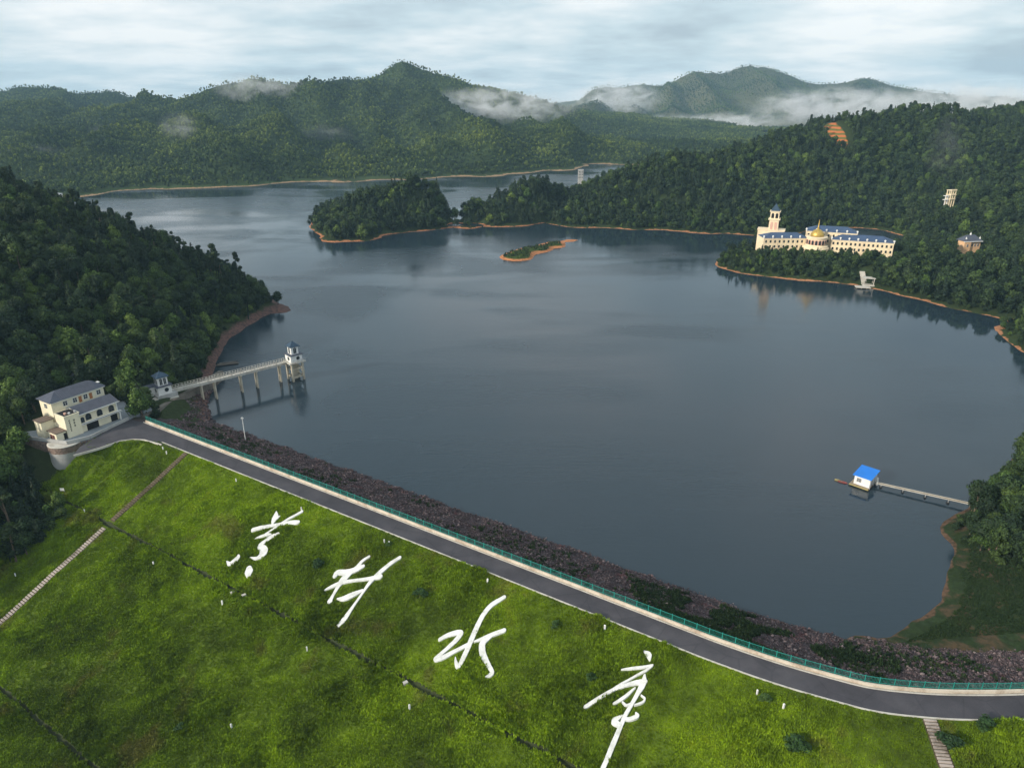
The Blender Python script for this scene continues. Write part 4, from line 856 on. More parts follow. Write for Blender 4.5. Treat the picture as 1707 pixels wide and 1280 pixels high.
# ------------------------------------------------------------------ dam furniture
def frame_at(s, d, dz=0.0):
    x, y, tx, ty = axis(s); p = sd(s, d); return (float(p[0]), float(p[1]), CREST + dz), math.atan2(float(ty), float(tx))
SEG = 2.1; NSEG = 101
def parapet():
    root = empty('parapet_wall', frame_at(0, -.45)[0]); tag(root, 'long low cream-white parapet wall along the lake side of the dam road', 'wall')
    ml = MB().box(-SEG/2 + .015, SEG/2 - .015, -.11, .11, -.2, .50).mesh('wall_segment', MAT['parapet']); mc = MB().box(-SEG/2, SEG/2, -.14, .14, .50, .58).mesh('coping', MAT['parapet'])
    fen = empty('railing_fence', frame_at(0, -.75)[0]); tag(fen, 'green metal railing on top of the parapet along the dam', 'railing')
    post = MB().box(-.05, .05, -.05, .05, -.1, 1.75).mesh('post', MAT['greenfence'])
    pm = MB(); pm.box(-SEG/2 + .05, SEG/2 - .05, -.025, .025, 1.55, 1.62).box(-SEG/2 + .05, SEG/2 - .05, -.025, .025, .60, .66)
    for i in range(11): x = -SEG/2 + .1 + i * .19; pm.box(x - .014, x + .014, -.014, .014, .66, 1.55)
    panel = pm.mesh('rail_panel', MAT['greenfence'])
    for i in range(NSEG):
        for (nm, me, d_, par, off) in (('wall_segment', ml, -.45, root, .5), ('coping', mc, -.45, root, .5), ('post', post, -.75, fen, 0), ('rail_panel', panel, -.75, fen, .5)):
            l, a = frame_at((i + off) * SEG + .4, d_); inst(nm, me, par, Vector(l) - Vector(par.location), (0, 0, a))
parapet()
def stairs(sfun, d0, d1, wdt, tread, label, mat, fill=.62):
    l, a = frame_at(sfun(d0), d0); root = empty('stairway', sd(sfun(d0), d0)); tag(root, label, 'stairs'); me = None
    me = MB().box(-wdt/2, wdt/2, -tread*fill/2, tread*fill/2 , -.5, .0).mesh('step', mat); n = int((d1 - d0) / tread); i = 0
    for i in range(n):
        d_ = d0 + (i + .5) * tread; p = Vector(onface(sfun(d_), d_)); p.z += .10 + .02 * rng.rand() + tread/5; _, a = frame_at(sfun(d_), d_)
        inst('step', me, root, p - Vector(root.location), (0, rng.uniform(-.012, .012), a))
    V = []; ds = np.linspace(d0, d1, 40)
    for d_ in ds:
        for ww, zz in ((-wdt/2 - .1, .03), (wdt/2 + .1, .03), (wdt/2 + .1, -.5), (-wdt/2 - .1, -.5)): V.append(tuple(onface(sfun(d_) + ww, d_, zz) - np.array(root.location)))
    F = [(4*i+j, 4*i+(j+1)%4, 4*i+4+(j+1)%4, 4*i+4+j) for i in range(39) for j in range(4)] + [(0,1,2,3), (159,158,157,156)]
    o = MB().add(V, F).build('earth_bed', MAT['oldstep'], root); bm = bmesh.new(); bm.from_mesh(o.data); bmesh.ops.recalc_face_normals(bm, faces=bm.faces); bm.to_mesh(o.data); bm.free()
stairs(lambda d: STAIR_S, ROADW + .45, 25.3, 1.4, .52, 'dark overgrown upper flight of concrete steps down the left of the slope', MAT['upstep'])
stairs(lambda d: STAIR_S - .0, 27.2, 57.4, 1.4, .52, 'paler lower flight of concrete steps running off the left edge', MAT['step'])
stairs(lambda d: stair_right(d), ROADW + .35, 17, 1.7, .42, 'short pale concrete steps below the road at lower right', MAT['step'])
# small white marker posts and instrument covers on the slope
def posts():
    me = MB().box(-.12, .12, -.12, .12, -.3, 1.0).add([(-.12,-.12,1.0),(.12,-.12,1.0),(.12,.12,1.0),(-.12,.12,1.0),(0,0,1.14)], [(0,1,4),(1,2,4),(2,3,4),(3,0,4)]).mesh('marker_post', MAT['white'])
    spots = [((394, 803), 'beside the road above the first character'), ((503, 852), 'just above the first character'), ((641, 905), 'above the second character, left of a pair'), ((649, 908), 'above the second character, right of a pair'), ((813, 972), 'above the third character'), ((1008, 1050), 'between the third and fourth characters'), ((1262, 1158), 'beside a weed clump near the right road bend'), ((1306, 1180), 'right of the fourth character near the road bend'), ((683, 1182), 'below the drain under the third character'), ((512, 1084), 'below the drain under the second character'), ((371, 1008), 'below the drain under the first character'), ((386, 1212), 'standing alone in the lower left meadow'), ((256, 941), 'left of the first character above the drain'), ((142, 856), 'near the trees left of the stairs'), ((26, 960), 'at the left edge beside the stairs'), ((272, 749), 'left of a pair at the top of the stairs'), ((278, 757), 'right of a pair at the top of the stairs')]
    for (p, w_) in spots:
        s_, d_ = hitdam(*p); q = onface(s_, d_); o = inst('marker_post', me, None, q, (0, 0, rng.rand()), (rng.uniform(.8, 1.1),) * 2 + (rng.uniform(.7, 1.05),)); tag(o, 'small white marker post ' + w_, 'post', 'white marker posts on the dam slope')
    bx = MB().box(-.55, .55, -.4, .4, -.3, .5).box(-.62, .62, -.47, .47, .5, .6).mesh('drain_box', MAT['pale_concrete'])
    for p, w_ in (((388, 990), 'left of two on the drain below the first character'), ((407, 994), 'right of two on the drain below the first character'), ((676, 1140), 'on the drain between the second and third characters')):
        s_, d_ = hitdam(*p); tag(inst('drain_box', bx, None, onface(s_, d_), (0, 0, .6 + .2 * rng.rand()), (.62, .62, .7)), 'pale concrete drain box ' + w_, 'drain box', 'drain boxes along the ditch')
    r_ = empty('notice_board', sd(*hitdam(105, 822))); tag(r_, 'small pale notice board on two legs below the round tower', 'sign'); MB().box(-.5, .5, -.03, .03, .7, 1.4).build('board', MAT['white'], r_)
    for x in (-.4, .4): MB().box(x - .04, x + .04, .03, .09, -.3, 1.3).build('leg', MAT['steel'], r_)
posts()
def lamp():
    p = S(410, 738, .6); r_ = empty('light_pole', p); tag(r_, 'tall thin white pole on the stone bank near the bridge', 'pole'); MB().cyl((0, 0, -.5), (0, 0, 7.2), .11, .07, 8).build('pole', MAT['white'], r_)
    MB().box(-.35, .35, -.08, .08, 7.2, 7.35).build('cross_arm', MAT['white'], r_); MB().lathe((0, 0, 7.35), [(.05, 0), (.16, .08), (.14, .3), (.02, .4)], 8).build('sensor_head', MAT['steel'], r_)
lamp()
SHR = [crown_mesh('shrub%d' % i, blobs_broad(300 + i, 2.6, 1.5, 9), 700, .17, 310 + i, MAT['shrub']) for i in range(3)]
SHT = MB().cyl((0, 0, -.4), (0, 0, 1.4), .07, .03, 5).mesh('stem', MAT['bark'])
for j, (p, sc, w_) in enumerate([((530, 945), .75, 'between the first and second characters'), ((700, 995), .8, 'between the second and third characters'), ((1323, 1248), 1.0, 'at the lower right edge of the slope'), ((1582, 1245), .95, 'beside the short right stairs'), ((1642, 1212), .8, 'right of the short stairs near the road'), ((1275, 1168), .6, 'among marker posts at the road bend'), ((985, 1132), .5, 'left of the fourth character'), ((925, 1045), .55, 'right of the third character'), ((648, 910), .4, 'behind a pair of marker posts'), ((300, 1215), .5, 'in the lower left meadow')]):
    s_, d_ = hitdam(*p); e = empty('shrub', onface(s_, d_)); e.scale = (sc * 1.25, sc * 1.25, sc * .75); e.rotation_euler = (0, 0, j * 1.3); tag(e, 'low dark green shrub ' + w_, 'shrub', 'dark shrubs on the grass slope'); inst('foliage', SHR[j % 3], e); inst('stem', SHT, e)

# ------------------------------------------------------------------ the office at the end of the dam
def arch(w, h, n=8):
    """outline of a round-headed opening, x centred, from z = 0"""
    r = w / 2; return [(-r, 0), (r, 0)] + [(r * math.cos(t), h - r + r * math.sin(t)) for t in np.linspace(0, math.pi, n)]
def plate(mb, outline, y0, y1, x=0, z=0):
    n = len(outline); return mb.add([(x + a, y0, z + b) for a, b in outline] + [(x + a, y1, z + b) for a, b in outline], [tuple(range(n)), tuple(range(2*n-1, n-1, -1))] + [(i, n+i, n+(i+1)%n, (i+1)%n) for i in range(n)])
def rect(w, h): return [(-w/2, 0), (w/2, 0), (w/2, h), (-w/2, h)]
def window(parent, x, y, z, w, h, frame, arched=False, face='-y', name='window', glass=None):
    """a part with a raised frame, glass and glazing bars; face -y (front) or -x (left side)"""
    out = arch(w, h) if arched else rect(w, h); big = arch(w + .22, h + .11) if arched else rect(w + .22, h + .22); dz = 0 if arched else -.11
    rot = (0, 0, 0) if face == '-y' else (0, 0, R(-90))
    m = MB(); plate(m, big, -.06, .05, 0, dz); f = m.build(name, MAT[frame], parent); f.location = (x, y, z); f.rotation_euler = rot
    m = MB(); plate(m, out, -.10, -.055); m.build('pane', glass or MAT['glass'], f)
    m = MB().box(-.03, .03, -.13, -.10, .02, h - .04).box(-w/2 + .02, w/2 - .02, -.128, -.102, h * .52, h * .52 + .05); m.build('glazing_bar', MAT[frame], f)
    return f
def office():
    A = atz(138, 720, 6.9); B = atz(202, 696, 6.9); rz = math.atan2(B[1] - A[1], B[0] - A[0]); r = empty('dam_office', (A[0], A[1], 6.75), rz)
    r.scale = (.93,) * 3; tag(r, 'cream two-storey office with slate roofs at the left end of the dam', 'building')
    C, SL = MAT['cream'], MAT['slate']
    MB().box(0, 10.8, .05, 6.2, -1.0, 5.55).build('wall', C, r)                                   # front range
    MB().box(-3.4, 11.3, 6.25, 12.4, -1.0, 8.7).build('wall', C, r)                             # taller range behind
    m = MB(); m.add([(-.2, -.55, 5.5), (11.35, -.55, 5.5), (11.35, 3.4, 6.9), (-.2, 3.4, 6.9), (-.2, -.55, 5.36), (11.35, -.55, 5.36), (11.35, 3.4, 6.74), (-.2, 3.4, 6.74)], [(0,1,2,3),(4,7,6,5),(0,4,5,1),(1,5,6,2),(2,6,7,3),(3,7,4,0)])
    rf = m.build('roof', SL, r); m = MB()
    for i in range(24): x = -.1 + i * .49; m.add([(x, -.56, 5.53), (x + .1, -.56, 5.53), (x + .1, 3.38, 6.92), (x, 3.38, 6.92), (x + .05, -.56, 5.6), (x + .05, 3.38, 6.99)], [(0, 4, 5, 3), (4, 1, 2, 5), (0, 1, 4)])
    t = m.build('tile_rows', SL, rf); t['kind'] = 'stuff'
    m = MB(); m.add([(0, 3.42, 6.55), (11.2, 3.42, 6.55), (11.2, 6.22, 5.9), (0, 6.22, 5.9), (0, 3.42, 5.5), (11.2, 3.42, 5.5), (11.2, 6.22, 5.5), (0, 6.22, 5.5)], [(0,1,2,3),(4,7,6,5),(0,4,5,1),(1,5,6,2),(2,6,7,3),(3,7,4,0)]); m.build('rear_roof', MAT['skyroof'], r)
    hr = MB().hip(-3.4, 11.3, 6.25, 12.4, 8.7, 1.9, .55).build('roof', SL, r); m = MB()
    for i in range(30):
        x = -3.6 + i * .51
        if x > -1.0 and x < 9.2: m.add([(x, 5.71, 8.84), (x + .1, 5.71, 8.84), (x + .1, 9.2, 10.66), (x, 9.2, 10.66), (x + .05, 5.71, 8.92), (x + .05, 9.2, 10.74)], [(0, 4, 5, 3), (4, 1, 2, 5)])
    t = m.build('tile_rows', SL, hr); t['kind'] = 'stuff'
    MB().box(11.3, 11.9, 8.5, 9.6, 9.2, 9.35).build('gutter', MAT['white'], hr)
    MB().box(-3.6, 11.5, 5.66, 5.78, 8.55, 8.69).build('eaves_board', MAT['white'], hr); MB().box(-.25, 11.4, -.66, -.56, 5.3, 5.52).build('eaves_board', MAT['white'], rf)
    for x in (2.4, 5.6, 9.0): window(r, x, .0, 3.05, 1.35, 1.75, 'slate', True)
    window(r, 0.7, .0, 2.8, .8, 1.5, 'slate', True)
    for x, w in ((3.1, 3.3), (9.3, 1.9)):
        m = MB(); plate(m, rect(w, 2.15), -.02, .05, x, -.1); d = m.build('garage_opening', MAT['void'], r); MB().box(x - w/2 - .12, x + w/2 + .12, -.07, -.02, 2.05, 2.2).build('lintel', MAT['white'], d)
    MB().box(-.05, 11.5, -.95, .04, 2.42, 2.62).build('balcony_slab', MAT['white'], r); MB().box(10.55, 10.85, -.9, -.6, -.6, 2.42).build('column', MAT['white'], r); MB().box(10.5, 10.8, -.06, .04, 2.62, 5.35).build('corner_pilaster', MAT['white'], r)
    MB().box(-.05, 11.5, -.99, -.955, 2.62, 2.74).build('balcony_edge', MAT['slate'], r)
    # upper range windows and doors
    for x in (.2, 2.9, 5.9, 9.7): window(r, x, 6.24, 6.75, 1.05, 1.2, 'white')
    for x in (4.4, 7.4):
        m = MB(); plate(m, rect(.85, 1.75), -.05, .04, 0, 0); d = m.build('door', MAT['door'], r); d.location = (x, 6.22, 6.2); MB().box(.25, .32, -.1, -.05, .8, .95).build('handle', MAT['steel'], d)
    # the sign block
    MB().box(-4.1, -.04, -.5, 4.2, -1.0, 6.2).build('sign_block', C, r); MB().box(-4.2, .06, -.6, 4.3, 6.2, 6.4).build('coping', C, r); MB().box(-3.9, -.24, -.3, 4.0, 6.4, 6.42).build('roof_deck', MAT['void'], r)
    for (x, y, h, mt) in ((-3.2, .6, .5, 'hotelpink'), (-2.4, .2, .35, 'white'), (-.8, .1, .4, 'steel')): MB().box(x, x + .5, y, y + .5, 6.42, 6.42 + h).build('rooftop_unit', MAT[mt], r)
    q = np.random.RandomState(3)
    for cx, n, hh, z0 in ((-1.75, 3, .62, 4.9), (-2.95, 6, .46, 5.1)):                            # the two columns of dark characters
        for i in range(n):
            m = MB(); z = z0 - i * hh * 1.28
            for k in range(3): zz = z - hh * (.1 + .3 * k); w = hh * q.uniform(.3, .5); m.box(cx - w, cx + w, -.525, -.5, zz - .035, zz + .035)
            for k in range(2): xx = cx + q.uniform(-.25, .25) * hh; m.box(xx - .04, xx + .04, -.53, -.5, z - hh * .9, z - hh * .02)
            m.build('sign_character', MAT['ink'], r)
    # low blocks on the left
    MB().box(-6.9, -4.2, -.1, 4.0, -1.0, 2.3).build('lean_to', C, r); MB().box(-7.1, -4.14, -.3, 4.2, 2.3, 2.5).build('lean_to_roof', MAT['brownroof'], r)
    MB().box(-7.6, -4.3, 5.2, 8.6, -1.0, 4.6).build('side_block', C, r); MB().box(-7.8, -4.16, 5.0, 8.8, 4.6, 4.8).build('side_block_roof', MAT['brownroof'], r)
    MB().box(-4.3, -3.45, 4.3, 6.2, -1.0, 3.2).build('stair_block', C, r)
    window(r, -7.0, 1.2, .4, .5, 1.2, 'red', False, '-x'); window(r, -7.0, 2.4, .4, .5, 1.2, 'red', False, '-x')
    m = MB(); plate(m, rect(.8, 1.9), -.05, .04); d = m.build('door', MAT['void'], r); d.location = (-4.6, -.12, -.1); d.rotation_euler = (0, 0, 0)
    window(r, -3.44, 9.3, 6.6, 1.2, 1.2, 'white', False, '-x', 'side_window')
    # terrace
    rim = [S(34, 728, 6.9), S(80, 734, 6.9), S(112, 738, 6.9), S(150, 729, 6.9), S(185, 712, 6.9), S(214, 698, 6.9)]; back = [(-100.5, 183.5), (-108, 190.5), (-118, 190), (-127, 181), (-130, 170)]
    pts = [(p[0], p[1]) for p in rim] + back; n = len(pts)
    m = MB().add([(x, y, 6.75) for x, y in pts] + [(x, y, 3.5) for x, y in pts], [tuple(range(n))] + [(i, n+i, n+(i+1)%n, (i+1)%n) for i in range(n)])
    o = m.build('terrace', MAT['terrace']); o['kind'] = 'structure'
    bm = bmesh.new(); bm.from_mesh(o.data); bmesh.ops.recalc_face_normals(bm, faces=bm.faces); bm.to_mesh(o.data); bm.free()
    wl = empty('terrace_wall', (rim[0][0], rim[0][1], 6.75)); tag(wl, 'low pale wall round the edge of the office terrace', 'wall')
    for i in range(len(rim) - 1):
        a, b = Vector(rim[i][:2]), Vector(rim[i + 1][:2]); k = int((b - a).length / 1.6) + 1
        for j in range(k):
            p = a.lerp(b, (j + .5) / k); L_ = (b - a).length / k; ang = math.atan2(*(b - a).yx)
            inst('wall_block', MB().box(-L_/2 + .01, L_/2 - .01, -.16, .16, -.15, .62).mesh('wall_block', MAT['concrete']), wl, (p.x - rim[0][0], p.y - rim[0][1], 0), (0, 0, ang))
    # stone facing under the rim
    sf = empty('stone_facing', (rim[1][0], rim[1][1], 3.5)); tag(sf, 'rough brown stone facing below the terrace edge', 'wall')
    stm = [MB().box(-.42, .42, -.14, .14, -.24, .24).mesh('stone', MAT['stone']) for _ in range(3)]
    for st in stm:
        for v in st.vertices: v.co += Vector(rng.uniform(-.06, .06, 3))
    for i in range(0, 4):
        a, b = Vector(rim[i][:2]), Vector(rim[i + 1][:2]); k = int((b - a).length / .9); ang = math.atan2(*(b - a).yx); nv = Vector(((b - a).y, -(b - a).x)).normalized()
        for j in range(k):
            for h in range(5):
                p = a.lerp(b, (j + .5 + .25 * (h % 2)) / k) + nv * (.1 + .05 * rng.rand()); inst('stone', stm[(i + j + h) % 3], sf, (p.x - rim[1][0], p.y - rim[1][1], .4 + h * .54), (0, 0, ang))
    # round bastion
    c = (S(104, 748, 5)[0] + .2, S(104, 748, 5)[1] + 1.3, -3.6); bt = empty('round_bastion', c); tag(bt, 'squat round grey concrete tower with a stone-faced rim below the office', 'tower')
    MB().lathe((0, 0, 0), [(3.95, 0), (3.9, 3), (3.85, 8.2), (3.85, 8.25), (3.3, 8.3)], 40).build('drum', MAT['concrete'], bt, True)
    for lv in range(3):
        for i in range(28): t = 2 * math.pi * (i + .5 * (lv % 2)) / 28; inst('stone', stm[i % 3], bt, (3.72 * math.cos(t), 3.72 * math.sin(t), 8.5 + lv * .5), (0, 0, t + math.pi/2))
    MB().lathe((0, 0, 9.9), [(3.5, 0), (3.95, .02), (3.95, .14), (3.5, .16)], 40).build('rim_slab', MAT['pale_concrete'], bt, True)
    # small hut roof glimpsed in the trees behind
    h = empty('hut', (*S(128, 622, 13)[:2], 11.6), .6); tag(h, 'grey hut roof half hidden in trees above the office', 'hut'); MB().box(-1.6, 1.6, -1.4, 1.4, -3, 1.2).build('wall', MAT['concrete'], h); MB().hip(-1.6, 1.6, -1.4, 1.4, 1.2, .5, .3).build('roof', MAT['slate'], h)
office()

# ------------------------------------------------------------------ intake tower, footbridge and bridge house
def pavilion(r, z, w, hl, wl, hu, roof_h, legs=False):
    """square lower house with round windows, smaller lantern with arched windows, blue pyramid roof"""
    MB().box(-w/2, w/2, -w/2, w/2, z, z + hl).build('lower_wall', MAT['white'], r)
    MB().box(-w/2 - .35, w/2 + .35, -w/2 - .35, w/2 + .35, z + hl, z + hl + .22).build('slab', MAT['slate'], r)
    MB().box(-wl/2, wl/2, -wl/2, wl/2, z + hl + .22, z + hl + .22 + hu).build('lantern', MAT['white'], r)
    z2 = z + hl + .22 + hu; rf = MB().hip(-wl/2, wl/2, -wl/2, wl/2, z2, roof_h, .5, None, .14).build('roof', MAT['blueroof'], r)
    MB().lathe((0, 0, z2 + roof_h + .1), [(.1, 0), (.16, .15), (.05, .4)], 8).build('finial', MAT['blueroof'], rf); MB().box(-wl/2 - .3, wl/2 + .3, -wl/2 - .3, wl/2 + .3, z2 - .12, z2 - .004).build('cornice', MAT['white'], rf)
    circ = [(.62 * math.cos(t), .62 * math.sin(t)) for t in np.linspace(0, 2 * math.pi, 14, endpoint=False)]; ring = [(1.22 * a, 1.22 * b) for a, b in circ]
    for k in range(4):
        m = MB(); plate(m, ring, -.07, .05); f = m.build('round_window', MAT['white'], r); a = k * math.pi / 2; f.rotation_euler = (0, 0, a); f.location = Matrix.Rotation(a, 3, 'Z') @ Vector((w * .12, -w/2 - .03, z + hl * .55)); m = MB(); plate(m, circ, -.10, -.06); m.build('pane', MAT['glass'], f)
        for x in (-.55, .55) if wl > 2.6 else (0,):
            m = MB(); ww = .72 if wl > 2.6 else 1.0; plate(m, arch(ww + .16, hu * .78 + .08), -.05, .05); f = m.build('arched_window', MAT['white'], r); f.rotation_euler = (0, 0, a); f.location = Matrix.Rotation(a, 3, 'Z') @ Vector((x, -wl/2 - .02, z + hl + .22 + hu * .1)); m = MB(); plate(m, arch(ww, hu * .78), -.08, -.045); m.build('pane', MAT['glass'], f); MB().box(-.025, .025, -.1, -.08, 0, hu * .7).build('glazing_bar', MAT['white'], f)
DECK = 6.4
g0 = np.array(S(284, 650, DECK)); g1 = np.array(S(482, 601, DECK)); gdir = (g1 - g0)[:2]; GL = float(np.hypot(*gdir)); GA = math.atan2(gdir[1], gdir[0])
def bridge():
    tc = S(494, 631.5, 0); r = empty('intake_tower', (tc[0], tc[1], 0), GA); tag(r, 'white tower house with blue roof standing on stilts in the lake', 'tower')
    pavilion(r, DECK + .1, 4.0, 2.35, 2.5, 2.5, 1.5)
    MB().box(-2.7, 2.9, -2.6, 2.6, DECK - .25, DECK + .09).build('deck', MAT['pale_concrete'], r)
    for x in (-1.85, 1.85):
        for y in (-1.85, 1.85): MB().box(x - .3, x + .3, y - .3, y + .3, -7, DECK - .25).build('column', MAT['pier'], r)
    for z in (1.2, 3.9):
        for sgn in (-1, 1): MB().box(-1.55, 1.55, sgn * 1.85 - .18, sgn * 1.85 + .18, z, z + .4).build('beam', MAT['pier'], r); MB().box(sgn * 1.85 - .18, sgn * 1.85 + .18, -1.55, 1.55, z + .003, z + .403).build('beam', MAT['pier'], r)
    MB().box(-.9, .9, .2, 1.5, -6, DECK - .25).build('gate_shaft', MAT['pier'], r)
    m = MB()
    for (x0, y0, x1, y1) in ((-2.6, -2.55, 2.85, -2.55), (2.85, -2.55, 2.85, 2.55), (2.85, 2.55, -2.6, 2.55)):
        for z in (.5, 1.0): m.cyl((x0, y0, DECK + z), (x1, y1, DECK + z), .035, None, 5)
        for k in range(5): t = k / 4; m.cyl((x0 + (x1 - x0) * t, y0 + (y1 - y0) * t, DECK), (x0 + (x1 - x0) * t, y0 + (y1 - y0) * t, DECK + 1.0), .035, None, 5)
    m.build('handrail', MAT['steel'], r)
    b = empty('footbridge', tuple(g0), GA); tag(b, 'narrow concrete footbridge on tall paired piers out to the intake tower', 'bridge')
    ns = 10; L_ = (GL - 1.2) / ns
    dk = MB().box(-L_/2 + .02, L_/2 - .02, -.85, .85, -.28, 0).box(-L_/2 + .02, L_/2 - .02, -.85, -.68, -.75, -.28).box(-L_/2 + .02, L_/2 - .02, .68, .85, -.75, -.28).mesh('deck_span', MAT['pale_concrete'])
    pm = MB(); 
    for y in (-.8, .8):
        for z in (.45, 1.0): pm.cyl((-L_/2, y, z), (L_/2, y, z), .05, None, 5)
        for k in range(5): x = -L_/2 + .15 + k * (L_ - .3) / 4; pm.box(x - .06, x + .06, y - .06, y + .06, 0, 1.08)
    rl = pm.mesh('railing', MAT['pale_concrete'])
    for i in range(ns): inst('deck_span', dk, b, ((i + .5) * L_, 0, 0)); inst('railing', rl, b, ((i + .5) * L_, 0, 0))
    for (p, zb) in (((342, 671), .2), ((365, 667), 0), ((407, 655), 0), ((434, 649), 0), ((470, 637), 0)):
        q = np.array(S(*p, zb))[:2] - g0[:2]; x = float(q @ gdir / GL); m = MB()
        for y in (-.55, .55): m.add([(x - .24, y * 1.35 - .2, -14), (x + .24, y * 1.35 - .2, -14), (x + .24, y * 1.35 + .2, -14), (x - .24, y * 1.35 + .2, -14), (x - .2, y - .18, -.76), (x + .2, y - .18, -.76), (x + .2, y + .18, -.76), (x - .2, y + .18, -.76)], [(0,3,2,1),(4,5,6,7),(0,1,5,4),(1,2,6,5),(2,3,7,6),(3,0,4,7)])
        m.box(x - .15, x + .15, -.5, .5, -4.4, -4.1); m.build('pier', MAT['pier'], b); MB().box(x - .32, x + .32, -1.0, 1.0, -1.05, -.755).build('pier_cap', MAT['pier'], b)
    hc = S(271, 657, DECK); h = empty('bridge_house', (hc[0] - .6, hc[1] + 1.6, DECK - .1), GA + .08); tag(h, 'white gatehouse with blue pyramid roof at the landward end of the footbridge', 'building')
    MB().box(-2.6, 3.2, -2.6, 2.6, -2.5, .02).build('plinth', MAT['concrete'], h); pavilion(h, .02, 3.9, 2.4, 2.8, 2.5, 1.3)
    MB().box(-6.2, -2.0, .2, 2.4, -1.5, 2.3).build('side_shed', MAT['white'], h); MB().box(-6.5, -1.96, 0.0, 2.7, 2.3, 2.5).build('side_shed_roof', MAT['slate'], h)
    MB().box(-5.4, -2.62, -3.0, -.8, -.7, -.5).build('landing_slab', MAT['pale_concrete'], h); MB().box(.4, 3.1, -3.4, -2.62, -1.4, -1.2).build('lower_slab', MAT['pale_concrete'], h)
    # concrete ramp edge down to the shore
    pts = [S(238, 694, 6.2), S(268, 677, 5.6), S(300, 659, 4.8), S(330, 642, 4.0), S(352, 628, 3.4), S(368, 618, 2.6)]; m = MB(); V = []; F = []
    for i, p in enumerate(pts):
        a = Vector(pts[max(i - 1, 0)]); c = Vector(pts[min(i + 1, len(pts) - 1)]); t = (c - a).normalized(); nn = Vector((-t.y, t.x, 0)).normalized(); p = Vector(p)
        for off, dz in ((-.75, 0), (.75, 0), (.75, -3.5), (-.95, -3.5)): V.append(tuple(p + nn * off + Vector((0, 0, dz))))
    n = len(pts); F = [(4*i+j, 4*i+(j+1)%4, 4*i+4+(j+1)%4, 4*i+4+j) for i in range(n-1) for j in range(4)] + [(3,2,1,0), (4*n-4,4*n-3,4*n-2,4*n-1)]
    m.add(V, F); o = m.build('ramp', MAT['rampc']); o['kind'] = 'structure'
    bm = bmesh.new(); bm.from_mesh(o.data); bmesh.ops.recalc_face_normals(bm, faces=bm.faces); bm.to_mesh(o.data); bm.free()
    # moored raft by the shore behind the bridge
    p = S(379, 607, 0); rf = empty('moored_raft', (p[0], p[1], 0), .35); tag(rf, 'dark moored raft with pale planks at the shore behind the footbridge', 'raft')
    MB().box(-3.4, 3.4, -1.6, 1.6, -.2, .25).build('hull', MAT['void'], rf)
    for i, y in enumerate((-.9, .1, 1.2)): MB().box(-3.8 + i * .6, 3.9 - i * .4, y - .22, y + .22, .25, .34).build('plank', MAT['rampc'], rf)
bridge()

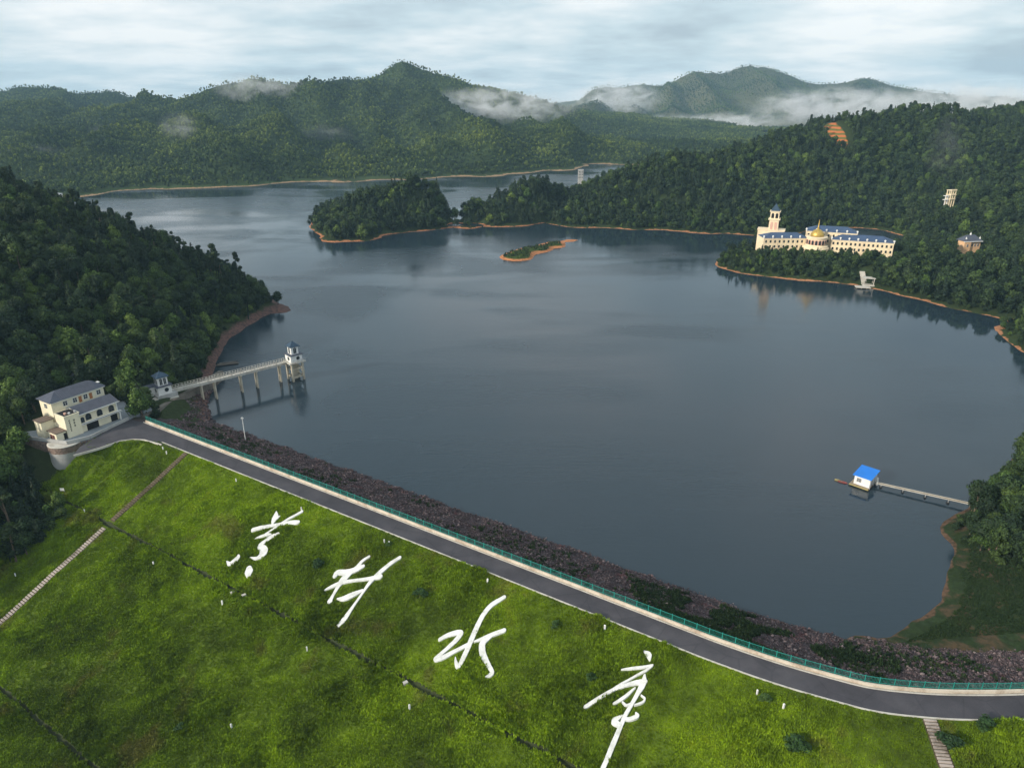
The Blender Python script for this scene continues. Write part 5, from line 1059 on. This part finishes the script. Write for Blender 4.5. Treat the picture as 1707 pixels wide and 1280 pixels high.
# ------------------------------------------------------------------ blue-roofed floating hut and its gangway
def hut():
    a = np.array(S(1417, 806, .4)); b = np.array(S(1443, 815, .4)); rz = math.atan2(b[1] - a[1], b[0] - a[0]); r = empty('floating_hut', (a[0], a[1], 0), rz); tag(r, 'white floating hut with a bright blue sheet roof on a raft', 'hut')
    W_ = float(np.hypot(*(b - a)[:2])); D_ = 5.6
    MB().box(-.2, W_ + .6, -.1, D_ + .4, .3, .45).build('raft_deck', MAT['wood'], r); MB().box(-.25, W_ + .65, -.16, -.1, .22, .5).build('deck_edge', MAT['yellow'], r)
    for i in range(5): MB().cyl((-.1 + i * (W_ + .5) / 4, 0, .02), (-.1 + i * (W_ + .5) / 4, D_ + .2, .02), .28, None, 8).build('float', MAT['void'], r)
    MB().box(.5, W_ + .45, .8, D_ - .2, .45, 2.75).build('wall', MAT['white'], r)
    m = MB(); m.add([(.1, .35, 2.75), (W_ + .8, .35, 2.75), (W_ + .8, D_ + .2, 3.35), (.1, D_ + .2, 3.35), (.1, .35, 2.85), (W_ + .8, .35, 2.85), (W_ + .8, D_ + .2, 3.45), (.1, D_ + .2, 3.45)], [(0,3,2,1),(4,5,6,7),(0,1,5,4),(1,2,6,5),(2,3,7,6),(3,0,4,7)])
    rf = m.build('roof', MAT['brightblue'], r); m = MB()
    for i in range(12): x = .15 + i * (W_ + .6) / 12; m.add([(x, .34, 2.86), (x + .1, .34, 2.86), (x + .1, D_ + .2, 3.46), (x, D_ + .2, 3.46), (x + .05, .34, 2.92), (x + .05, D_ + .2, 3.52)], [(0,4,5,3),(4,1,2,5)])
    t = m.build('roof_ribs', MAT['brightblue'], rf); t['kind'] = 'stuff'
    m = MB(); plate(m, rect(.8, 1.8), -.04, .03); d = m.build('door', MAT['steel'], r); d.location = (W_ + .47, 2.2, .5); d.rotation_euler = (0, 0, R(90)); window(r, 1.6, .8, 1.3, .9, .8, 'steel')
    for i, x in enumerate((W_ + .75, W_ + .75)): MB().box(x - .04, x + .04, .2 + i * 2.6, .28 + i * 2.6, .45, 2.8).build('roof_post', MAT['steel'], r)
    for x, y, h in ((W_ + .9, 4.6, 1.6), (W_ + 1.1, 4.0, 1.3)): MB().lathe((x, y, .4), [(.28, 0), (.3, h * .5), (.2, h), (.05, h + .1)], 10).build('barrel', MAT['white'], r)
    for (p, q, mt, w_) in (((1404, 804), .9, 'red', 'small red boat tied beside the floating hut'), ((1396, 801), .6, 'yellow', 'small yellow float at the end of the line of craft by the hut')):
        c = S(*p, 0); bo = empty('dinghy', (c[0], c[1], 0), rz + .15); bo.scale = (.75, .75, .75); tag(bo, w_, 'boat', 'small craft beside the hut'); L_ = 1.5 * q
        prof = [(-L_, .05), (-L_ * .8, .38), (0, .48), (L_ * .7, .34), (L_ * 1.15, .02)]; V = []; 
        for x, y in prof: V += [(x, -y, .35), (x, y, .35), (x, -y * .6, -.12), (x, y * .6, -.12)]
        F = []
        for i in range(4): k = 4 * i; F += [(k, k+2, k+6, k+4), (k+1, k+5, k+7, k+3), (k+2, k+3, k+7, k+6), (k, k+4, k+5, k+1)]
        m = MB().add(V, F + [(0,1,3,2), (16,18,19,17)]); m.build('hull', MAT[mt], bo); MB().box(-L_ * .3, -L_ * .1, -.34, .34, .36, .44).build('thwart', MAT['wood'], bo)
    a = np.array(S(1458, 804, .9)); b = np.array(S(1634, 843, 1.2)); L_ = float(np.hypot(*(b - a)[:2])); g = empty('gangway', tuple(a), math.atan2(b[1] - a[1], b[0] - a[0])); tag(g, 'long thin gangway from the floating hut to the right bank', 'gangway')
    n = 22
    for y in (-.42, .42): MB().cyl((0, y, 0), (L_, y, .3), .09, None, 8).build('rail_tube', MAT['pale_concrete'], g)
    pl = MB().box(-L_/n/2 + .03, L_/n/2 - .03, -.4, .4, -.04, .03).mesh('plank', MAT['wood'])
    for i in range(n): inst('plank', pl, g, ((i + .5) * L_/n, 0, (i + .5) / n * .3), (0, 0, 0))
    for i in range(5): x = 1.5 + i * (L_ - 3) / 4; MB().cyl((x, -.5, -.88), (x, .5, -.88), .3, None, 8).build('float', MAT['void'], g); MB().box(x - .06, x + .06, -.4, .4, -.65, -.05).build('float_strut', MAT['steel'], g)
    MB().cyl((L_ * .91, .6, -3), (L_ * .91 + .3, .6, 2.4), .07, None, 6).build('mooring_post', MAT['wood'], g)
hut()

# ------------------------------------------------------------------ hotel, cottage, look-out and other far buildings
def hotel():
    z0 = 6.5; r = empty('lakeside_hotel', (165.0, 388.5, z0), math.atan2(-.37, .93)); r.scale = (.94,) * 3; tag(r, 'cream lakeside hotel with blue roofs, a gold dome and a tall tower', 'building')
    H_ = MAT['hotel']; win = {}
    def block(x0, x1, y0, y1, h, roof_h, rows, cols, ang=0.0, piv=(0, 0), fin=True, z=0.0):
        def tr(o): o.rotation_euler = (0, 0, ang); o.location = (piv[0], piv[1], 0); return o
        tr(MB().box(x0, x1, y0, y1, -2 + z, h).build('wall', H_, r)); tr(MB().box(x0 - .3, x1 + .3, y0 - .3, y1 + .3, h, h + .35).build('cornice', H_, r)); 
        rf = tr(MB().hip(x0, x1, y0, y1, h + .36, roof_h, .05).build('roof', MAT['hotelroof'], r))
        tr(MB().box(x0 - .12, x1 + .12, y0 - .14, y0 + .02, h * .36, h * .36 + .25).build('string_course', H_, r))
        dx = (x1 - x0) / cols; fh = h / rows
        if 'w' not in win: win['w'] = (plate(MB(), rect(1.35, 1.85), -.1, .05, 0, -.2).mesh('window', H_), plate(MB(), rect(1.0, 1.45), -.14, -.08).mesh('pane', MAT['glass']))
        M_ = Matrix.Rotation(ang, 3, 'Z')
        for c in range(cols):
            for k in range(rows):
                p = M_ @ Vector((x0 + (c + .5) * dx, y0, .7 + k * fh)) + Vector((piv[0], piv[1], 0)); o = inst('window', win['w'][0], r, p, (0, 0, ang)); inst('pane', win['w'][1], o)
            p = M_ @ Vector((x0 + c * dx, y0 - .02, 0)) + Vector((piv[0], piv[1], 0)); inst('pilaster', win.setdefault('p%g' % h, MB().box(-.2, .2, -.16, .1, -1, h).mesh('pilaster', H_)), r, p, (0, 0, ang))
        if fin:
            fm = win.setdefault('fin', MB().lathe((0, 0, 0), [(.35, 0), (.28, .5), (.55, .9), (.5, 1.3), (.1, 1.6)], 8).mesh('finial', MAT['white']))
            for c in range(0, cols + 1, 2): p = M_ @ Vector((x0 + c * dx, y0 + .3, h + .35)) + Vector((piv[0], piv[1], 0)); inst('finial', fm, r, p)
    block(7, 39, 0, 11, 9.0, 2.6, 3, 14)                            # right range
    block(-7, 20, 5, 16, 12.2, 2.6, 4, 10)                          # higher centre
    block(-26, 0, 0, 11, 8.6, 2.4, 3, 10, R(22), (-5, 1.5))          # left range, turned towards the lake
    # rotunda with the gold dome
    MB().lathe((-1, -1.5, -2), [(7.0, 0), (7.0, 6.2), (7.3, 6.3), (7.3, 6.8), (6.6, 6.9), (6.6, 7.8), (5.4, 8.0), (5.4, 12.2), (5.8, 12.3), (5.8, 12.9), (4.6, 13.0)], 28).build('rotunda', H_, r)
    MB().lathe((-1, -1.5, 11.0), [(3.7, 0), (3.65, .9), (3.3, 2.0), (2.4, 3.1), (1.2, 3.8), (.6, 4.0), (.6, 4.6), (.8, 4.7), (.3, 5.2), (.12, 9.0), (.02, 9.4)], 24).build('dome', MAT['gold'], r, True)
    for k in range(9):
        t = R(-170 + k * 20); q = inst('arched_window', plate(MB(), arch(1.7, 2.9), -.1, .2).mesh('arched_window', MAT['hotelpink']), r, (-1 + 5.45 * math.cos(t), -1.5 + 5.45 * math.sin(t), 6.7), (0, 0, t + math.pi/2)); inst('pane', plate(MB(), arch(1.2, 2.4), -.16, -.09, 0, .1).mesh('pane', MAT['glass']), q)
        t2 = R(-175 + k * 21); q = inst('window', win['w'][0], r, (-1 + 7.05 * math.cos(t2), -1.5 + 7.05 * math.sin(t2), .9), (0, 0, t2 + math.pi/2)); inst('pane', win['w'][1], q)
    # tower
    tx, ty = -25.5, 10.5
    MB().box(tx - 2.6, tx + 2.6, ty - 2.6, ty + 2.6, -2, 17.2).build('tower', H_, r); MB().box(tx - 3.3, tx + 3.3, ty - 3.3, ty + 3.3, 17.2, 17.8).build('tower_cornice', H_, r); MB().box(tx - 2.5, tx + 2.5, ty - 2.5, ty + 2.5, 17.8, 21.8).build('belfry', H_, r); MB().box(tx - 3.0, tx + 3.0, ty - 3.0, ty + 3.0, 21.8, 22.3).build('belfry_cornice', H_, r)
    MB().hip(tx - 2.4, tx + 2.4, ty - 2.4, ty + 2.4, 22.3, 4.0, .1).build('spire_roof', MAT['blueroof'], r)
    for sx, sy, a in ((0, -1, 0), (-1, 0, -90), (1, 0, 90)):
        for k in (-1.15, 1.15):
            c_, s_ = math.cos(R(a)), math.sin(R(a)); 
            inst('belfry_arch', win.setdefault('ba', plate(MB(), arch(1.5, 2.9), -.06, .05).mesh('belfry_arch', MAT['void'])), r, (tx + c_ * k + s_ * 2.54 * 1, ty + s_ * k - c_ * 2.54, 18.2), (0, 0, R(a)))
            inst('pink_panel', win.setdefault('pp', plate(MB(), rect(1.5, 9.5), -.08, .05).mesh('pink_panel', MAT['hotelpink'])), r, (tx + c_ * k + s_ * 2.64, ty + s_ * k - c_ * 2.64, 6.4), (0, 0, R(a)))
    MB().box(-34, -19, 7.5, 15, -2, 11.0).build('annex', H_, r); MB().box(-34.3, -18.7, 7.2, 15.3, 11.0, 11.5).build('annex_parapet', H_, r)
    # cottage
    p = aty(1616, 424, 402); c = empty('cottage', (p[0], 402, p[2] + 1.2), .15); c.scale = (.82,) * 3; tag(c, 'orange-cream cottage with a dark hipped roof among trees right of the hotel', 'house')
    MB().box(-6.6, -1.6, -1.2, 5, -4, 7.6).build('wall', MAT['ochre'], c); MB().box(-1.6, 6.6, 0, 6.5, -4, 7.6).build('wall', MAT['ochre'], c); MB().hip(-6.6, 6.6, -.6, 6.5, 7.6, 3.6, .5).build('roof', MAT['slate'], c); MB().box(-6.9, 6.9, -1.5, -.62, 7.2, 7.58).build('eaves_band', MAT['white'], c)
    for x, z in ((-4.6, 8.6), (0, 11.2), (5.6, 8.6)): MB().lathe((x, 3 if x == 0 else .6, z), [(.5, 0), (.6, .6), (.15, 1.4), (.05, 2.0)], 8).build('finial', MAT['white'], c)
    for x in (.4, 2.6, 4.8): window(c, x, 0, 3.8, 1.1, 1.8, 'white')
    window(c, -4.1, -1.2, 3.8, 1.1, 1.8, 'white')
    # open look-out frame on the hill
    p = aty(1583, 336, 470); t = empty('lookout_tower', (p[0], 470, p[2] - 1.0), .3); t.scale = (.8,) * 3; tag(t, 'open three-storey cream look-out frame rising from the wooded hillside', 'tower')
    for k in range(3):
        z = k * 3.4
        for x in (-2.3, 0, 2.3):
            for y in (-1.8, 1.8): MB().box(x - .28, x + .28, y - .28, y + .28, z - (3 if k == 0 else 0), z + 3.0).build('column', MAT['hotel'], t)
        MB().box(-2.9, 2.9, -2.4, 2.4, z + 3.0, z + 3.4).build('floor_slab', MAT['hotel'], t); MB().box(-2.6, 2.6, -2.1, -1.95, z + 3.4, z + 4.1).build('parapet', MAT['hotel'], t)
    for k in range(2):
        for x in (-6.2, -4.0): MB().box(x - .2, x + .2, -1.3, -.9, k * 3.0 - (3 if k == 0 else 0), k * 3.0 + 2.7).build('stair_post', MAT['white'], t)
        MB().box(-6.5, -2.92, -1.6, 1.2, k * 3.0 + 2.7, k * 3.0 + 3.0).build('stair_landing', MAT['white'], t)
    # lakeside jetty under the hotel
    p = S(1441, 481, 0); j = empty('jetty', (p[0], p[1], 0), -.25); tag(j, 'weathered grey jetty with a small shelter on the shore below the hotel', 'jetty')
    MB().box(-4.2, 2.5, -1.6, 2.2, .5, .8).build('deck', MAT['pale_concrete'], j)
    for x in (-3.8, -1.5, .8, 2.3):
        for y in (-1.3, 1.9): MB().cyl((x, y, -3), (x, y, .5), .18, None, 6).build('pile', MAT['wood'], j)
    for x in (0, 4.4):
        for y in (3.2, 6.2): MB().box(x - .15, x + .15, y - .15, y + .15, -1, 4.2).build('shelter_post', MAT['pale_concrete'], j)
    MB().box(-.5, 4.9, 2.7, 6.7, 4.2, 4.5).build('shelter_roof', MAT['pale_concrete'], j); MB().box(-.4, 4.8, 2.4, 6.9, .6, 1.2).build('shelter_floor', MAT['pale_concrete'], j)
    for k in range(7): MB().box(-.2 - k * .1, 2.2 - k * .1, 6.9 + k * .9, 7.9 + k * .9, .6 + k * .7, 1.3 + k * .7).build('step', MAT['pale_concrete'], j)
    # far lake shore: white boathouse and red barge
    p = S(91, 330, 0); b = empty('boathouse', (p[0], p[1], 0), .2); tag(b, 'tiny white boathouse on the far shore behind the left hill', 'boathouse'); MB().box(-6, 6, -3, 3, -.5, 3.2).build('wall', MAT['white'], b); MB().hip(-6, 6, -3, 3, 3.2, 1.2, .6).build('roof', MAT['steel'], b)
    for x in (-3.5, 0, 3.5): window(b, x, -3, 1.0, 1.6, 1.5, 'steel')
    p = S(121, 331, 0); b = empty('barge', (p[0], p[1], 0), .1); b.scale = (.6, .6, .6); tag(b, 'flat rusty red barge on the far water behind the left hill', 'boat')
    m = MB(); m.add([(-7, -2, -.4), (7, -2, -.4), (7, 2, -.4), (-7, 2, -.4), (-8, -2.4, 1.3), (8.4, -2.4, 1.3), (8.4, 2.4, 1.3), (-8, 2.4, 1.3)], [(0,3,2,1),(4,5,6,7),(0,1,5,4),(1,2,6,5),(2,3,7,6),(3,0,4,7)]); m.build('hull', MAT['red'], b); MB().box(-6, -3, -1.2, 1.2, 1.3, 2.6).build('cabin', MAT['red'], b)
    # pale building by the far channel
    p = aty(968, 288, 655); b = empty('waterside_block', (p[0], 655.0, max(float(hotelhill.h(np.array([p[0]]), np.array([655.0]))[0]), p[2] - 6)), 0); b.scale = (.55, .55, .75); tag(b, 'pale narrow building rising above the treetops beside the far channel', 'building')
    MB().box(-4, 4, -3, 3, -16, 11).build('wall', MAT['concrete'], b); MB().box(-4.4, 4.4, -3.4, 3.4, 11, 11.5).build('roof', MAT['concrete'], b)
    for x in (-2.4, 0, 2.4):
        for z in (2, 5, 8): window(b, x, -3, z, 1.3, 1.8, 'white')
hotel()

# ------------------------------------------------------------------ air: even haze box, and mist banks clinging to the mountains
def air():
    m = bpy.data.materials.new('haze_air'); m.use_nodes = True; nt = m.node_tree; nt.nodes.clear(); out = nt.nodes.new('ShaderNodeOutputMaterial'); v = nt.nodes.new('ShaderNodeVolumePrincipled')
    v.inputs['Color'].default_value = (.48, .77, 1.0, 1); v.inputs['Density'].default_value = HAZE; v.inputs['Anisotropy'].default_value = 0.0; nt.links.new(v.outputs[0], out.inputs['Volume'])
    o = MB().box(-4300, 4300, -800, 4300, -31.5, 240).build('haze', m); tag(o, 'thin bluish haze filling the valley air', 'haze', None, 'stuff')
def mist_mat(name, dens, seed, sx=1.0):
    m = bpy.data.materials.new(name); m.use_nodes = True; nt = m.node_tree; N = nt.nodes; L = nt.links; N.clear(); out = N.new('ShaderNodeOutputMaterial'); v = N.new('ShaderNodeVolumePrincipled')
    tc = N.new('ShaderNodeTexCoord'); ln = N.new('ShaderNodeVectorMath'); ln.operation = 'LENGTH'; L.new(tc.outputs['Object'], ln.inputs[0])
    fo = N.new('ShaderNodeMapRange'); fo.interpolation_type = 'SMOOTHSTEP'; L.new(ln.outputs['Value'], fo.inputs[0]); fo.inputs[1].default_value = 1.0; fo.inputs[2].default_value = .15
    no = N.new('ShaderNodeTexNoise'); mp = N.new('ShaderNodeMapping'); mp.inputs['Location'].default_value = (seed, seed * .7, 0); mp.inputs['Scale'].default_value = (2.2 * sx, 1.6, 1.3); L.new(tc.outputs['Object'], mp.inputs[0]); L.new(mp.outputs[0], no.inputs['Vector']); no.inputs['Scale'].default_value = 1.5; no.inputs['Detail'].default_value = 6; no.inputs['Roughness'].default_value = .68; no.inputs['Distortion'].default_value = .5
    nr = N.new('ShaderNodeMapRange'); L.new(no.outputs['Fac'], nr.inputs[0]); nr.inputs[1].default_value = .44; nr.inputs[2].default_value = .72
    a = N.new('ShaderNodeMath'); a.operation = 'MULTIPLY'; L.new(fo.outputs[0], a.inputs[0]); L.new(nr.outputs[0], a.inputs[1]); b = N.new('ShaderNodeMath'); b.operation = 'MULTIPLY'; L.new(a.outputs[0], b.inputs[0]); b.inputs[1].default_value = dens
    L.new(b.outputs[0], v.inputs['Density']); v.inputs['Color'].default_value = (.97, .98, 1, 1); L.new(v.outputs[0], out.inputs['Volume']); return m
HAZE = 0.000095
air()
def mist(px, py, Y, w, h, dep, dens, label, seed, tilt=0.0):
    p = aty(px, py, Y); k = math.hypot(Y, 80) / FPX
    bm = bmesh.new(); bmesh.ops.create_icosphere(bm, subdivisions=3, radius=1.0); me = bpy.data.meshes.new('mist'); bm.to_mesh(me); bm.free(); me.materials.append(mist_mat('mist_%d' % seed, dens, seed, w / max(h, 1) * .35))
    o = link(bpy.data.objects.new('mist', me)); o.location = p; o.scale = (w * k / 2, dep, h * k / 2); o.rotation_euler = (0, tilt, 0); tag(o, label, 'mist', None, 'stuff')
mist(445, 152, 1330, 210, 60, 55, .04, 'thin mist curling over the ridge left of the main peak', 1, .10)
mist(298, 212, 930, 75, 55, 30, .025, 'small wisp of mist low on the left mountain', 2)
mist(835, 176, 1400, 290, 62, 70, .06, 'long white mist bank across the slope right of the main peak', 3, .03)
mist(1030, 166, 2500, 160, 62, 120, .05, 'mist wrapped round the left shoulder of the far mountain', 4)
mist(1400, 180, 1500, 330, 75, 110, .06, 'broad mist bank lying behind the wooded hill', 5)
mist(1620, 180, 1500, 330, 85, 140, .06, 'pale mist filling the gap at the right edge of the skyline', 6)
mist(1150, 212, 1900, 330, 46, 140, .03, 'faint mist lying in the far valley', 7)
mist(1578, 250, 560, 70, 130, 22, .012, 'wisp of mist rising from the wooded hill at right', 8)
mist(540, 225, 1080, 120, 40, 35, .012, 'faint wisp low on the slope under the main peak', 10)
mist(1230, 205, 1900, 200, 40, 90, .03, 'ragged mist below the far mountain', 11)
mist(60, 262, 840, 130, 50, 30, .012, 'faint wisp over the low wood at the left edge', 12)
mist(200, 235, 1050, 180, 60, 60, .010, 'faint mist in the hollow of the left mountains', 9)
